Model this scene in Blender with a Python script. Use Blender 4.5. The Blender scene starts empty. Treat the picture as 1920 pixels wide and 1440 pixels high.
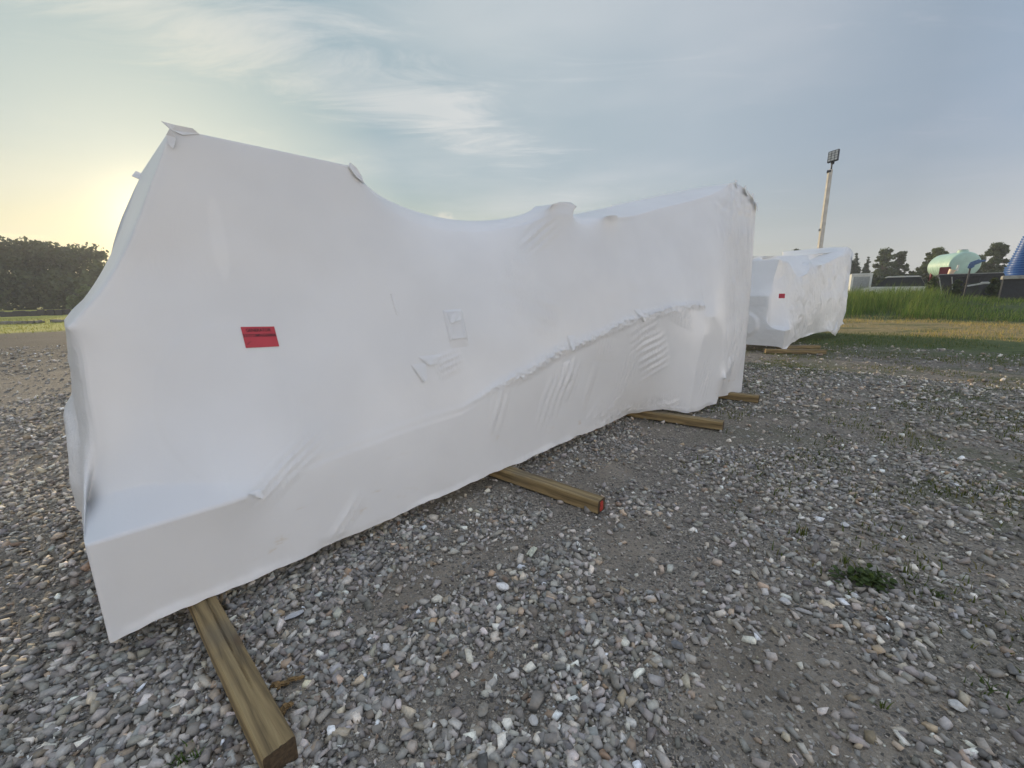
import bpy, bmesh, math, random
import numpy as np
from mathutils import Vector, Matrix

S = bpy.context.scene
COL = S.collection
R = math.radians

# ------------------------------------------------------------------ camera
CAM_H = 1.5
PITCH = math.atan((720 - 553) / 780.0)
ROLL = math.atan(0.014)
_f = np.array([0, math.cos(PITCH), -math.sin(PITCH)])
_r0 = np.array([1.0, 0, 0]); _u0 = np.cross(_r0, _f)
_r = math.cos(ROLL) * _r0 - math.sin(ROLL) * _u0
_u = math.sin(ROLL) * _r0 + math.cos(ROLL) * _u0
_C = np.array([0, 0, CAM_H])
cam_d = bpy.data.cameras.new('camera')
cam = bpy.data.objects.new('camera', cam_d); COL.objects.link(cam)
cam_d.sensor_width = 36.0
cam_d.lens = 780.0 / 1920.0 * 36.0
cam_d.clip_end = 3000
cam_d.clip_start = 0.05
M = Matrix(((_r[0], _u[0], -_f[0], _C[0]), (_r[1], _u[1], -_f[1], _C[1]), (_r[2], _u[2], -_f[2], _C[2]), (0, 0, 0, 1)))
cam.matrix_world = M
S.camera = cam

# ------------------------------------------------------------------ light
SUN_AZ, SUN_EL = R(-37.6), R(7.0)          # azimuth from +Y towards +X
SUN_DIR = Vector((math.sin(SUN_AZ) * math.cos(SUN_EL), math.cos(SUN_AZ) * math.cos(SUN_EL), math.sin(SUN_EL)))
sun_d = bpy.data.lights.new('sun', 'SUN')
sun_d.energy = 4.6; sun_d.angle = R(0.6); sun_d.color = (1.0, 0.80, 0.52)
sun = bpy.data.objects.new('sun', sun_d); COL.objects.link(sun)
sun.rotation_euler = SUN_DIR.to_track_quat('Z', 'Y').to_euler()
S.view_settings.view_transform = 'Standard'
S.view_settings.look = 'None'
S.view_settings.exposure = 0.0
S.view_settings.gamma = 1.0
S.view_settings.use_curve_mapping = False


class NT:
    """tiny node helper"""
    def __init__(s, tree): s.t = tree; s.n = tree.nodes; s.l = tree.links
    def new(s, ty, **kw):
        n = s.n.new(ty)
        for k, v in kw.items():
            if k.startswith('_'): setattr(n, k[1:], v)
        return n
    def put(s, sock, v):
        if v is None: return
        if hasattr(v, 'is_output') or isinstance(v, bpy.types.NodeSocket): s.l.new(v, sock)
        else:
            if sock.type == 'RGBA' and len(v) == 3: v = (*v, 1)
            sock.default_value = v
    def m(s, op, a, b=None, c=None, clamp=False):
        n = s.n.new('ShaderNodeMath'); n.operation = op; n.use_clamp = clamp
        s.put(n.inputs[0], a); s.put(n.inputs[1], b); s.put(n.inputs[2], c)
        return n.outputs[0]
    def vm(s, op, a, b=None):
        n = s.n.new('ShaderNodeVectorMath'); n.operation = op
        s.put(n.inputs[0], a); s.put(n.inputs[1], b)
        return n.outputs['Value'] if op in ('DOT_PRODUCT', 'LENGTH', 'DISTANCE') else n.outputs[0]
    def mix(s, f, a, b, bt='MIX'):
        n = s.n.new('ShaderNodeMix'); n.data_type = 'RGBA'; n.blend_type = bt; n.clamp_result = False
        s.put(n.inputs[0], f); s.put(n.inputs[6], a); s.put(n.inputs[7], b)
        return n.outputs[2]
    def ramp(s, f, stops, interp='LINEAR'):
        n = s.n.new('ShaderNodeValToRGB'); cr = n.color_ramp; cr.interpolation = interp
        while len(cr.elements) < len(stops): cr.elements.new(0.5)
        for e, (p, c) in zip(cr.elements, stops):
            e.position = p; e.color = (*c, 1) if len(c) == 3 else c
        s.put(n.inputs[0], f); return n.outputs[0]
    def fr(s, f, a, b, c=0.0, d=1.0, sm=True):
        n = s.n.new('ShaderNodeMapRange'); n.interpolation_type = 'SMOOTHSTEP' if sm else 'LINEAR'
        s.put(n.inputs[0], f)
        for i, v in enumerate((a, b, c, d)): s.put(n.inputs[i + 1], v)
        return n.outputs[0]
    def noise(s, v, sc, det=4, ro=0.55, dist=0.0, out=0):
        n = s.n.new('ShaderNodeTexNoise')
        s.put(n.inputs['Vector'], v); n.inputs['Scale'].default_value = sc
        n.inputs['Detail'].default_value = det; n.inputs['Roughness'].default_value = ro
        n.inputs['Distortion'].default_value = dist
        return n.outputs[out]
    def vor(s, v, sc, feat='F1', out='Distance', rnd=1.0):
        n = s.n.new('ShaderNodeTexVoronoi'); n.feature = feat
        s.put(n.inputs['Vector'], v); n.inputs['Scale'].default_value = sc
        n.inputs['Randomness'].default_value = rnd
        return n.outputs[out]
    def mapping(s, v, loc=(0, 0, 0), rot=(0, 0, 0), sc=(1, 1, 1)):
        n = s.n.new('ShaderNodeMapping'); s.put(n.inputs[0], v)
        n.inputs[1].default_value = loc; n.inputs[2].default_value = rot; n.inputs[3].default_value = sc
        return n.outputs[0]


def build_world():
    w = bpy.data.worlds.new('World'); S.world = w; w.use_nodes = True
    t = NT(w.node_tree); t.n.clear()
    out = t.n.new('ShaderNodeOutputWorld'); bg = t.n.new('ShaderNodeBackground')
    t.l.new(bg.outputs[0], out.inputs[0])
    sky = t.n.new('ShaderNodeTexSky'); sky.sky_type = 'NISHITA'; sky.sun_disc = False
    sky.sun_elevation = SUN_EL; sky.sun_rotation = SUN_AZ
    sky.air_density = 1.0; sky.dust_density = 1.6; sky.ozone_density = 1.6
    d = t.n.new('ShaderNodeTexCoord').outputs['Generated']
    sep = t.n.new('ShaderNodeSeparateXYZ'); t.l.new(d, sep.inputs[0]); z = sep.outputs[2]
    sd = t.vm('DOT_PRODUCT', d, tuple(SUN_DIR))
    # a thin high overcast veil in front of the blue: pale ahead, brightened as added fill behind the view
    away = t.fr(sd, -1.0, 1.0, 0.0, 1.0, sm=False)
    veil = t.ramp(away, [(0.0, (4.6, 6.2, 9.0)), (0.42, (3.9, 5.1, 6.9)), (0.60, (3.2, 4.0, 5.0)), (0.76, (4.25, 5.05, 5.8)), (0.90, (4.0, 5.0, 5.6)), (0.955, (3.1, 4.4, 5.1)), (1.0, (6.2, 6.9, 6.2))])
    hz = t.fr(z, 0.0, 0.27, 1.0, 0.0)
    warm = t.ramp(away, [(0.0, (64, 55, 45)), (0.36, (31.0, 27.6, 23.6)), (0.50, (7.0, 6.9, 6.6)), (0.62, (5.0, 5.2, 5.1)), (0.80, (5.6, 5.8, 4.9)), (0.93, (7.0, 6.9, 4.6)), (1.0, (9.4, 8.4, 4.8))])  # horizon behind the view is far brighter, added fill for the wrapped film
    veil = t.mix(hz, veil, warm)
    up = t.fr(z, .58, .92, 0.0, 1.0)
    veil = t.mix(up, veil, (8.6, 9.8, 12.0, 1))  # unseen overhead sky brightened as added fill for the ground
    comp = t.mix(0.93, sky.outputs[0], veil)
    # clouds laid out on a flat layer high above the ground
    zz = t.m('MAXIMUM', t.m('ADD', z, 0.06), 0.02)
    cx = t.m('DIVIDE', sep.outputs[0], zz); cy = t.m('DIVIDE', sep.outputs[1], zz)
    cb = t.n.new('ShaderNodeCombineXYZ'); t.l.new(cx, cb.inputs[0]); t.l.new(cy, cb.inputs[1])
    P = cb.outputs[0]
    p1 = t.mapping(P, (0.3, 0.2, 0), (0, 0, R(35)), (0.55, 1.7, 1))
    n1 = t.noise(p1, 2.1, 11, 0.68, 0.9)
    n2 = t.noise(t.mapping(P, (4.1, 1.0, 0), (0, 0, R(20)), (1, 1.3, 1)), 0.55, 4, 0.5)
    # one long streaky bank ahead and to the left
    bx = t.mapping(P, (0.72, -1.85, 0), (0, 0, 0), (1, 1, 1))
    sb = t.n.new('ShaderNodeSeparateXYZ'); t.l.new(bx, sb.inputs[0])
    ridge = t.m('ABSOLUTE', t.m('ADD', sb.outputs[1], t.m('MULTIPLY', sb.outputs[0], -0.9)))
    bank = t.m('MULTIPLY', t.fr(ridge, 0.0, 0.75, 1.0, 0.0), t.fr(t.m('ABSOLUTE', sb.outputs[0]), 0.35, 1.15, 1.0, 0.0))
    cl = t.fr(t.m('ADD', n1, t.m('MULTIPLY', bank, 0.33)), 0.54, 0.90, 0.0, 1.0)
    soft = t.m('MULTIPLY', t.fr(n2, 0.40, 0.70, 0.0, 1.0), t.m('ADD', 0.16, t.m('MULTIPLY', t.noise(p1, 1.1, 8, .7, .5), .50)))
    cover = t.m('ADD', t.m('MULTIPLY', cl, 0.72), soft, clamp=True)
    cover = t.m('MULTIPLY', cover, t.fr(z, 0.02, 0.2, 0.0, 1.0))
    ccol = t.ramp(away, [(0.0, (5.8, 6.0, 6.6)), (0.6, (4.9, 5.2, 5.9)), (0.85, (7.0, 7.2, 7.4)), (0.96, (6.8, 7.0, 6.9)), (1.0, (9, 8.6, 6.8))])
    comp = t.mix(cover, comp, ccol)
    # small cumulus puff low over the machine, and thin lit streaks near the horizon
    def patch(az, el, ra, rz, sc, lo, hi):
        c = (math.sin(az) * math.cos(el), math.cos(az) * math.cos(el), math.sin(el))
        df = t.vm('SUBTRACT', d, c)
        rt = t.mapping(df, (0, 0, 0), (0, 0, az), (1 / ra, 1 / ra, 1 / rz))
        L = t.vm('LENGTH', rt)
        nn = t.noise(d, sc, 5, 0.6)
        return t.fr(t.m('ADD', L, t.m('MULTIPLY', t.m('SUBTRACT', nn, 0.5), 2.2)), lo, hi, 1.0, 0.0)
    puff = patch(R(-8.4), R(9.6), 0.024, 0.015, 85, 0.35, 1.1)
    comp = t.mix(t.m('MULTIPLY', puff, 0.6), comp, (7.6, 7.3, 6.5, 1))
    st = patch(R(-48.5), R(5.6), 0.075, 0.0035, 30, 0.3, 1.2)
    comp = t.mix(t.m('MULTIPLY', st, 0.6), comp, (11, 9.6, 6.2, 1))
    # glow round the (hidden) sun
    g1 = t.m('POWER', t.m('MAXIMUM', sd, 0.0), 60.0)
    g2 = t.m('POWER', t.m('MAXIMUM', sd, 0.0), 500.0)
    g = t.m('ADD', t.m('MULTIPLY', g1, 1.5), t.m('MULTIPLY', g2, 11.0))
    gc = t.mix(1.0, t.ramp(g, [(0, (0, 0, 0)), (1, (1, 1, 1))]), (1, 1, 1, 1), 'MULTIPLY')
    vs = t.n.new('ShaderNodeVectorMath'); vs.operation = 'SCALE'; vs.inputs[0].default_value = (1.0, 0.86, 0.55)
    t.l.new(g, vs.inputs['Scale'])
    comp = t.vm('ADD', comp, vs.outputs[0])
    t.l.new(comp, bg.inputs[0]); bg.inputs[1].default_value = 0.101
build_world()

# ------------------------------------------------------------------ helpers
def ray(x, y):
    d = _f + _r * (x - 960) / 780.0 - _u * (y - 720) / 780.0
    return d / np.linalg.norm(d)
def on_ground(x, y, z=0.0):
    d = ray(x, y); return _C + d * (z - _C[2]) / d[2]
def at_dist(x, y, dist):
    """world point in the direction of (x,y), horizontal distance dist"""
    d = ray(x, y); return _C + d * dist / math.hypot(d[0], d[1])

O = np.array([-1.7056, 1.4865, 0.0])            # near bottom corner of the first load
A = np.array([0.68872, 0.72503, 0.0])           # along its length
B = np.array([-0.72503, 0.68872, 0.0])          # across, away from the camera

def tag(o, label=None, cat=None, group=None, kind=None):
    if label: o['label'] = label
    if cat: o['category'] = cat
    if group: o['group'] = group
    if kind: o['kind'] = kind
    return o
def empty(name, loc, **kw):
    o = bpy.data.objects.new(name, None); COL.objects.link(o); o.location = loc
    o.empty_display_size = 0.2
    return tag(o, **kw)
def link_mesh(name, me, mat=None, parent=None, loc=None):
    o = bpy.data.objects.new(name, me); COL.objects.link(o)
    if mat: me.materials.append(mat)
    if loc is not None: o.location = loc
    if parent: 
        o.parent = parent
    return o
def np_mesh(name, V, F, smooth=False):
    """V (n,3), F (m,k) uniform k"""
    V = np.asarray(V, dtype=np.float32); F = np.asarray(F, dtype=np.int32)
    me = bpy.data.meshes.new(name)
    k = F.shape[1]
    me.vertices.add(len(V)); me.vertices.foreach_set('co', V.ravel())
    me.loops.add(F.size); me.loops.foreach_set('vertex_index', F.ravel())
    me.polygons.add(len(F)); me.polygons.foreach_set('loop_start', np.arange(0, F.size, k, dtype=np.int32))
    me.polygons.foreach_set('loop_total', np.full(len(F), k, dtype=np.int32))
    me.update(calc_edges=True); me.validate()
    if smooth: me.polygons.foreach_set('use_smooth', np.ones(len(F), dtype=bool))
    return me
def vcol(me, cols, name='col'):
    a = me.color_attributes.new(name, 'FLOAT_COLOR', 'POINT')
    c = np.ones((len(cols), 4), dtype=np.float32); c[:, :3] = cols
    a.data.foreach_set('color', c.ravel())
def vfloat(me, vals, name):
    a = me.attributes.new(name, 'FLOAT', 'POINT'); a.data.foreach_set('value', np.asarray(vals, dtype=np.float32))
def py_mesh(name, V, F, smooth=False):
    me = bpy.data.meshes.new(name); me.from_pydata([tuple(v) for v in V], [], F); me.update()
    if smooth:
        for p in me.polygons: p.use_smooth = True
    return me

class MB:
    """collects boxes / tubes into one bmesh"""
    def __init__(s): s.b = bmesh.new()
    def box(s, c, size, rot=None, bev=0.0, taper=None):
        r = bmesh.ops.create_cube(s.b, size=1.0); vs = r['verts']
        for v in vs:
            v.co = Vector((v.co.x * size[0], v.co.y * size[1], v.co.z * size[2]))
            if taper and v.co.z > 0: v.co.x *= taper[0]; v.co.y *= taper[1]
        if bev:
            es = list({e for v in vs for e in v.link_edges})
            r2 = bmesh.ops.bevel(s.b, geom=es, offset=bev, segments=2, affect='EDGES', clamp_overlap=True)
            vs = list({v for f in r2['faces'] for v in f.verts} | {v for v in vs if v.is_valid})
        m = Matrix.Translation(Vector(c)) @ (rot.to_4x4() if rot else Matrix())
        bmesh.ops.transform(s.b, matrix=m, verts=vs)
        return s
    def tube(s, p0, p1, r0, r1=None, seg=10, caps=True):
        p0, p1 = Vector(p0), Vector(p1); r1 = r0 if r1 is None else r1
        L = (p1 - p0).length
        q = (p1 - p0).to_track_quat('Z', 'Y').to_matrix().to_4x4()
        bmesh.ops.create_cone(s.b, cap_ends=caps, segments=seg, radius1=r0, radius2=r1, depth=L,
                              matrix=Matrix.Translation((p0 + p1) / 2) @ q)
        return s
    def build(s, name, mat, parent=None, smooth=False):
        me = bpy.data.meshes.new(name)
        bmesh.ops.recalc_face_normals(s.b, faces=s.b.faces)
        s.b.to_mesh(me); s.b.free()
        if smooth:
            for p in me.polygons: p.use_smooth = True
        return link_mesh(name, me, mat, parent)

def mat_new(name):
    m = bpy.data.materials.new(name); m.use_nodes = True
    t = NT(m.node_tree); b = t.n['Principled BSDF']
    return m, t, b
def simple(name, col, rough=0.6, metal=0.0, var=0.15, scale=8.0, bump=0.0):
    m, t, b = mat_new(name)
    tc = t.n.new('ShaderNodeTexCoord').outputs['Object']
    n = t.noise(tc, scale, 5, 0.6)
    c = t.mix(t.fr(n, 0.3, 0.7), tuple(x * (1 - var) for x in col) + (1,), tuple(min(1, x * (1 + var)) for x in col) + (1,))
    t.l.new(c, b.inputs['Base Color']); b.inputs['Roughness'].default_value = rough
    b.inputs['Metallic'].default_value = metal
    if bump:
        bp = t.n.new('ShaderNodeBump'); bp.inputs['Strength'].default_value = bump
        t.l.new(n, bp.inputs['Height']); t.l.new(bp.outputs[0], b.inputs['Normal'])
    return m

# value noise in numpy
_rs = np.random.RandomState(7)
_T = _rs.rand(256, 256)
def vnoise(x, y):
    x = np.asarray(x, float); y = np.asarray(y, float)
    xi = np.floor(x).astype(int); yi = np.floor(y).astype(int); fx = x - xi; fy = y - yi
    fx = fx * fx * (3 - 2 * fx); fy = fy * fy * (3 - 2 * fy)
    g = lambda i, j: _T[i & 255, j & 255]
    return (g(xi, yi) * (1 - fx) + g(xi + 1, yi) * fx) * (1 - fy) + (g(xi, yi + 1) * (1 - fx) + g(xi + 1, yi + 1) * fx) * fy
def fbm(x, y, o=4):
    s = 0; a = 0.5; 
    for i in range(o): s = s + a * vnoise(x * 2 ** i + 17 * i, y * 2 ** i + 31 * i); a *= 0.5
    return s / (1 - 0.5 ** o)
def sstep(x, a, b):
    t = np.clip((x - a) / (b - a), 0, 1); return t * t * (3 - 2 * t)

# ------------------------------------------------------------------ ground height
def ground_h(x, y):
    x = np.asarray(x, float); y = np.asarray(y, float)
    d = x * 0.77 + y * 0.64                      # towards the right-hand bank
    side = sstep(x, 5.0, 13.0)
    wob = (fbm(x * 0.15, y * 0.15, 3) - 0.5) * 3
    bank = sstep(d + wob, 28.0, 36.0) * 0.75 * side
    bank = bank * (0.75 + 0.5 * fbm(x * 0.3 + 9, y * 0.3, 3))
    r = np.hypot(x, y)
    rough = (fbm(x * 0.9, y * 0.9, 3) - 0.5) * 0.05 * sstep(r, 0.5, 3) + (fbm(x * 3.1 + 5, y * 3.1, 2) - 0.5) * 0.018
    u = (x - O[0]) * A[0] + (y - O[1]) * A[1]; v = (x - O[0]) * B[0] + (y - O[1]) * B[1]
    near = sstep(v, -2.2, -0.9) * (1 - sstep(v, 2.5, 4.0)) * sstep(u, -2, -.4) * (1 - sstep(u, 19.5, 22))
    return rough * (1 - near) + bank - 0.012 * near + (fbm(x*4, y*4, 2) - .5) * .012 * near

# ------------------------------------------------------------------ shrink wrap film
def lattice(Na, Nb, Nz):
    i, j, k = np.meshgrid(np.arange(Na + 1), np.arange(Nb + 1), np.arange(Nz + 1), indexing='ij')
    on = (i == 0) | (i == Na) | (j == 0) | (j == Nb) | (k == Nz)
    idx = np.full(on.shape, -1, dtype=np.int64); n = on.sum(); idx[on] = np.arange(n)
    P = np.stack([i[on], j[on], k[on]], 1)
    pad = np.full((Na + 3, Nb + 3, Nz + 3), -1, dtype=np.int64); pad[1:-1, 1:-1, 1:-1] = idx
    nb = []
    for d in ((1, 0, 0), (-1, 0, 0), (0, 1, 0), (0, -1, 0), (0, 0, 1), (0, 0, -1)):
        nb.append(pad[P[:, 0] + 1 + d[0], P[:, 1] + 1 + d[1], P[:, 2] + 1 + d[2]])
    nb = np.stack(nb, 1)
    F = []
    def quads(g, flip):
        a, b, c, d = g[:-1, :-1].ravel(), g[1:, :-1].ravel(), g[1:, 1:].ravel(), g[:-1, 1:].ravel()
        F.append(np.stack([a, b, c, d] if not flip else [a, d, c, b], 1))
    quads(idx[:, 0, :], False)      # front
    quads(idx[:, Nb, :], True)      # back
    quads(idx[0, :, :], True)       # left end
    quads(idx[Na, :, :], False)     # right end
    quads(idx[:, :, Nz], False)     # top
    return idx, P, nb, np.concatenate(F)

HARD = 1e5
def solve_film(paths, levels, iters, base=(17, 5, 6)):
    """taut membrane over the supports given as paths of (lattice point, (a,b,z)) pairs"""
    prev = None
    for lv, it in zip(levels, iters):
        Na, Nb, Nz = [n * lv for n in base]
        idx, P, nb, F = lattice(Na, Nb, Nz); n = len(P)
        L = P / np.array([Na, Nb, Nz])
        W = np.zeros(n); T = np.zeros((n, 3))
        for w, ctl in paths:
            cl = np.array([c[0] for c in ctl], float); cp = np.array([c[1] for c in ctl], float)
            if len(ctl) == 1: ql, qp = cl, cp
            else:
                ql = []; qp = []
                for s in range(len(ctl) - 1):
                    m = int(max(abs(cl[s + 1] - cl[s]) * np.array([Na, Nb, Nz])) * 2) + 2
                    tt = np.linspace(0, 1, m)[:, None]
                    ql.append(cl[s] * (1 - tt) + cl[s + 1] * tt); qp.append(cp[s] * (1 - tt) + cp[s + 1] * tt)
                ql = np.concatenate(ql); qp = np.concatenate(qp)
            q = np.rint(ql * [Na, Nb, Nz]).astype(int)
            ids = idx[q[:, 0], q[:, 1], q[:, 2]]; ok = ids >= 0
            w2 = w if w >= HARD else w / (lv / levels[0]) 
            np.add.at(W, ids[ok], w2); np.add.at(T, ids[ok], qp[ok] * w2)
        if prev is None:
            X = np.stack([L[:, 0] * 6.8, L[:, 1] * 1.9, .1 + L[:, 2] * 2.2], 1)
        else:
            pidx, pX, (pa, pb, pz) = prev
            X = np.zeros((n, 3)); cnt = np.zeros(n)
            h = P / 2.0; lo = np.floor(h).astype(int); hi = np.ceil(h).astype(int)
            for c in range(8):
                sel = np.stack([hi[:, d] if (c >> d) & 1 else lo[:, d] for d in range(3)], 1)
                ii = pidx[sel[:, 0], sel[:, 1], sel[:, 2]]; ok = ii >= 0
                X[ok] += pX[ii[ok]]; cnt[ok] += 1
            X /= np.maximum(cnt, 1)[:, None]
        mask = (nb >= 0); deg = mask.sum(1)
        nbs = np.where(mask, nb, n)
        den = (deg + W)[:, None]
        Xp = np.zeros((n + 1, 3)); Xp[:n] = X
        for s in range(it):
            new = (Xp[nbs].sum(1) + T) / den
            Xp[:n] = new if s % 7 == 6 else Xp[:n] + 1.0 * (new - Xp[:n])
        prev = (idx, Xp[:n].copy(), (Na, Nb, Nz))
    return idx, P, L, Xp[:n].copy(), F

def film_paths(v=0):
    D = 0.12 if v else 0.0
    p = []
    H = lambda *c: p.append((HARD, c))
    def Sft(w, *c): p.append((w, c))
    # skirt along the front, tucked under the skid
    H(((0, 0, 0), (0, 0, .10)), ((.68, 0, 0), (4.55, 0, .10)), ((.72, 0, 0), (4.85, -.24, .13)), ((.76, 0, 0), (5.17, -.43, .04)),
      ((.86, 0, 0), (5.84, -.54, .05)), ((.875, 0, 0), (5.98, -.53, .12)), ((.92, 0, 0), (6.24, -.50, .07)), ((1, 0, 0), (6.81, -.59, .04)))
    # skid top at the near end
    H(((0, 0, .2), (0, 0, .55)), ((.08, 0, .2), (.56, -.01, .545)))
    Sft(.35, ((.08, 0, .2), (.56, 0.01, .55)), ((.14, 0, .22), (.95, .045, .60)), ((.29, 0, .26), (1.97, .04, .68)))
    Sft(1.2, ((.29, 0, .26), (1.97, .03, .68)), ((.47, 0, .36), (3.15, -.03, 1.0)),
        ((.64, 0, .45), (4.1, -.2, 1.22)), ((.76, 0, .5), (5.15, -.40, 1.34)))
    # ledge, inner line
    Sft(.9, ((.012, 0, .3), (.10, .36, .59)), ((.03, 0, .3), (.20, .30, .59)), ((.05, 0, .28), (.34, .20, .58)), ((.08, 0, .24), (.54, .05, .56)))
    H(((0, 0, .2), (0, 0, .55)), ((0, 0, .3), (.02, .40, .575)))
    H(((0, 0, 0), (0, 0, .1)), ((0, 0, .2), (0, 0, .55)))
    # near-left corner of the body
    H(((0, 0, .3), (0.02, .40, .575)), ((0, 0, .36), (.075, .42, .74)))
    Sft(2, ((0, 0, .36), (.075, .42, .74)), ((0, 0, .48), (.06, .44, 1.05)), ((0, 0, .6), (.09, .45, 1.385)))
    H(((0, 0, .6), (.088, .45, 1.385)), ((0, .5, .6), (.088, 1.0, 1.38)), ((0, 1, .6), (.088, 1.6, 1.38)))
    for lb in (0, .2, .4, .6, .8, 1):
        bb = .45 + 1.12 * lb
        p.append((HARD if lb > .1 else 20, (((0, lb, .6), (.088, bb, 1.385)), ((0, lb, .7), (.245, bb - .01, 1.57)), ((0, lb, .8), (.36, bb - .02, 1.78)), ((0, lb, .9), (.46, bb - .03, 2.02)), ((0, lb, 1), (.58, .4 + 1.12 * lb, 2.295)))))
    # top frame at the near end
    H(((.19, 0, 1), (1.49, .4, 2.30)), ((0, 0, 1), (.58, .4, 2.295)), ((0, 1, 1), (.575, 1.52, 2.30)), ((.19, 1, 1), (1.49, 1.5, 2.30)))
    H(((.19, 0, 1), (1.49, .4, 2.30)), ((.19, 1, 1), (1.49, 1.5, 2.30)))
    # saddle
    Sft(.5, ((.19, 0, 1), (1.49, .38, 2.30)), ((.215, 0, 1), (1.69, .42, 2.11)), ((.25, 0, 1), (2.02, .48, 2.04)), ((.33, 0, 1), (2.65, .50, 2.09)), ((.39, 0, 1), (3.0, .40, 2.2)))
    Sft(.3, ((.3, .5, 1), (2.3, 1.0, 2.02)), ((.42, .5, 1), (3.0, 1.0, 2.10)), ((.55, .5, 1), (3.9, .9, 2.28)))
    # humps over pipe work
    H(((.43, 0, 1), (3.22, .18, 2.285)), ((.445, .02, 1), (3.36, .2, 2.325)), ((.465, .02, 1), (3.52, .2, 2.345)), ((.472, 0, 1), (3.58, .17, 2.31)))
    Sft(6, ((.43, .08, 1), (3.2, .40, 2.31)), ((.47, .08, 1), (3.5, .40, 2.34)))
    Sft(8, ((.545, 0, 1), (3.93, .02, 2.27)), ((.58, 0, 1), (4.1, .02, 2.285)))
    Sft(1.0, ((.585, 0, 1), (4.12, .0, 2.29)), ((.64, 0, 1), (4.5, .02, 2.36)), ((.72, 0, 1), (5.0, -.04, 2.52)), ((.82, 0, 1), (5.8, -.15, 2.72)), ((.9, 0, 1), (6.45, -.28, 2.93)))
    # ridge rising to the far end
    Sft(1.2, ((.56, .22, 1), (4.2, .42, 2.40)), ((.66, .22, 1), (4.9, .34, 2.58)), ((.78, .2, 1), (5.6, .2, 2.74)), ((.9, .1, 1), (6.5, -.1, 2.93)))
    H(((.885, 0, 1), (6.38, -.31, 2.905)), ((.91, 0, 1), (6.58, -.30, 2.945)))
    H(((.91, 0, 1), (6.58, -.30, 2.945)), ((.93, .3, 1), (6.6, .3, 2.97)), ((.93, 1, 1), (6.6, 1.6, 2.93)))
    # far end
    H(((.91, 0, 1), (6.58, -.30, 2.945)), ((.95, 0, 1), (6.72, -.42, 2.86)), ((.98, 0, 1), (6.86, -.47, 2.76)), ((1, 0, 1), (6.93, -.50, 2.70)))
    H(((1, 0, 1), (6.93, -.50, 2.70)), ((1, 0, .75), (6.93, -.52, 2.1)), ((1, 0, .5), (6.90, -.55, 1.42)), ((1, 0, .25), (6.84, -.58, .7)), ((1, 0, 0), (6.81, -.59, .04)))
    H(((1, 0, 1), (6.93, -.50, 2.70)), ((1, .5, 1), (6.95, .5, 2.78)), ((1, 1, 1), (6.93, 1.6, 2.72)))
    H(((1, 1, 1), (6.93, 1.6, 2.72)), ((1, 1, 0), (6.85, 1.9, .05)))
    H(((1, 0, 0), (6.81, -.59, .04)), ((1, 1, 0), (6.85, 1.9, .05)))
    # corner post folds of the far part
    Sft(2.5, ((.905, 0, 1), (6.38, -.38, 2.82)), ((.90, 0, .8), (6.26, -.42, 2.2)), ((.89, 0, .6), (6.02, -.46, 1.42)), ((.87, 0, .45), (5.68, -.485, 1.15)))
    H(((.76, 0, 0), (5.17, -.43, .04)), ((.765, 0, .2), (5.26, -.45, .55)))
    Sft(3, ((.765, 0, .2), (5.26, -.45, .55)), ((.785, 0, .36), (5.44, -.47, .95)), ((.80, 0, .46), (5.50, -.44, 1.18)))
    H(((.80, 0, .47), (5.5, -.45, 1.20)), ((.87, 0, .47), (5.66, -.485, 1.20)))
    H(((.885, 0, .14), (5.96, -.61, .37)), ((.885, 0, .15), (5.96, -.60, .39)))
    # left end face
    H(((0, 0, 0), (0, 0, .1)), ((0, 1, 0), (0, 1.9, .1)), ((0, 1, .2), (0, 1.9, .55)), ((0, 1, .3), (.02, 1.6, .58)), ((0, 1, .6), (.09, 1.6, 1.38)))
    H(((0, 0, .2), (0, 0, .55)), ((0, .2, .22), (0.0, .38, .56)))
    H(((0, 1, .2), (0, 1.9, .55)), ((0, .8, .22), (0.0, 1.5, .56)))
    # back, roughly the mirror of the front
    H(((0, 1, 0), (0, 1.9, .1)), ((1, 1, 0), (6.85, 1.9, .05)))
    H(((0, 1, .2), (0, 1.9, .55)), ((.8, 1, .2), (5.5, 1.9, .55)))
    Sft(1, ((.19, 1, 1), (1.49, 1.5, 2.30)), ((.33, 1, 1), (2.6, 1.4, 2.1)), ((.5, 1, 1), (3.6, 1.5, 2.3)), ((.75, 1, 1), (5.3, 1.6, 2.6)), ((.93, 1, 1), (6.6, 1.6, 2.93)))
    if v:
        p = [(1.5 if any(abs(c[0][2] - .6) < .01 and c[0][0] == 0 for c in q[1]) and q[0] >= 10 and len(q[1]) < 6 else q[0], q[1]) for q in p]
        p = [q for q in p if not (q[0] < 1 and q[1][0][0][2] == 1)]
        Sft(4, ((.19, 0, 1), (1.4, .38, 2.24)), ((.23, 0, 1), (1.75, .36, 1.98)), ((.30, 0, 1), (2.3, .28, 1.88)), ((.38, 0, 1), (2.9, .10, 2.05)))
        Sft(2, ((.5, 0, 1), (3.6, -.1, 2.25)), ((.9, 0, 1), (6.0, -.4, 2.62)))
        H(((.03, .9, 1), (.65, 1.05, 2.41)), ((.5, .6, 1), (3.5, .6, 2.55)), ((.9, .12, 1), (6.1, -.1, 2.76)))
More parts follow.
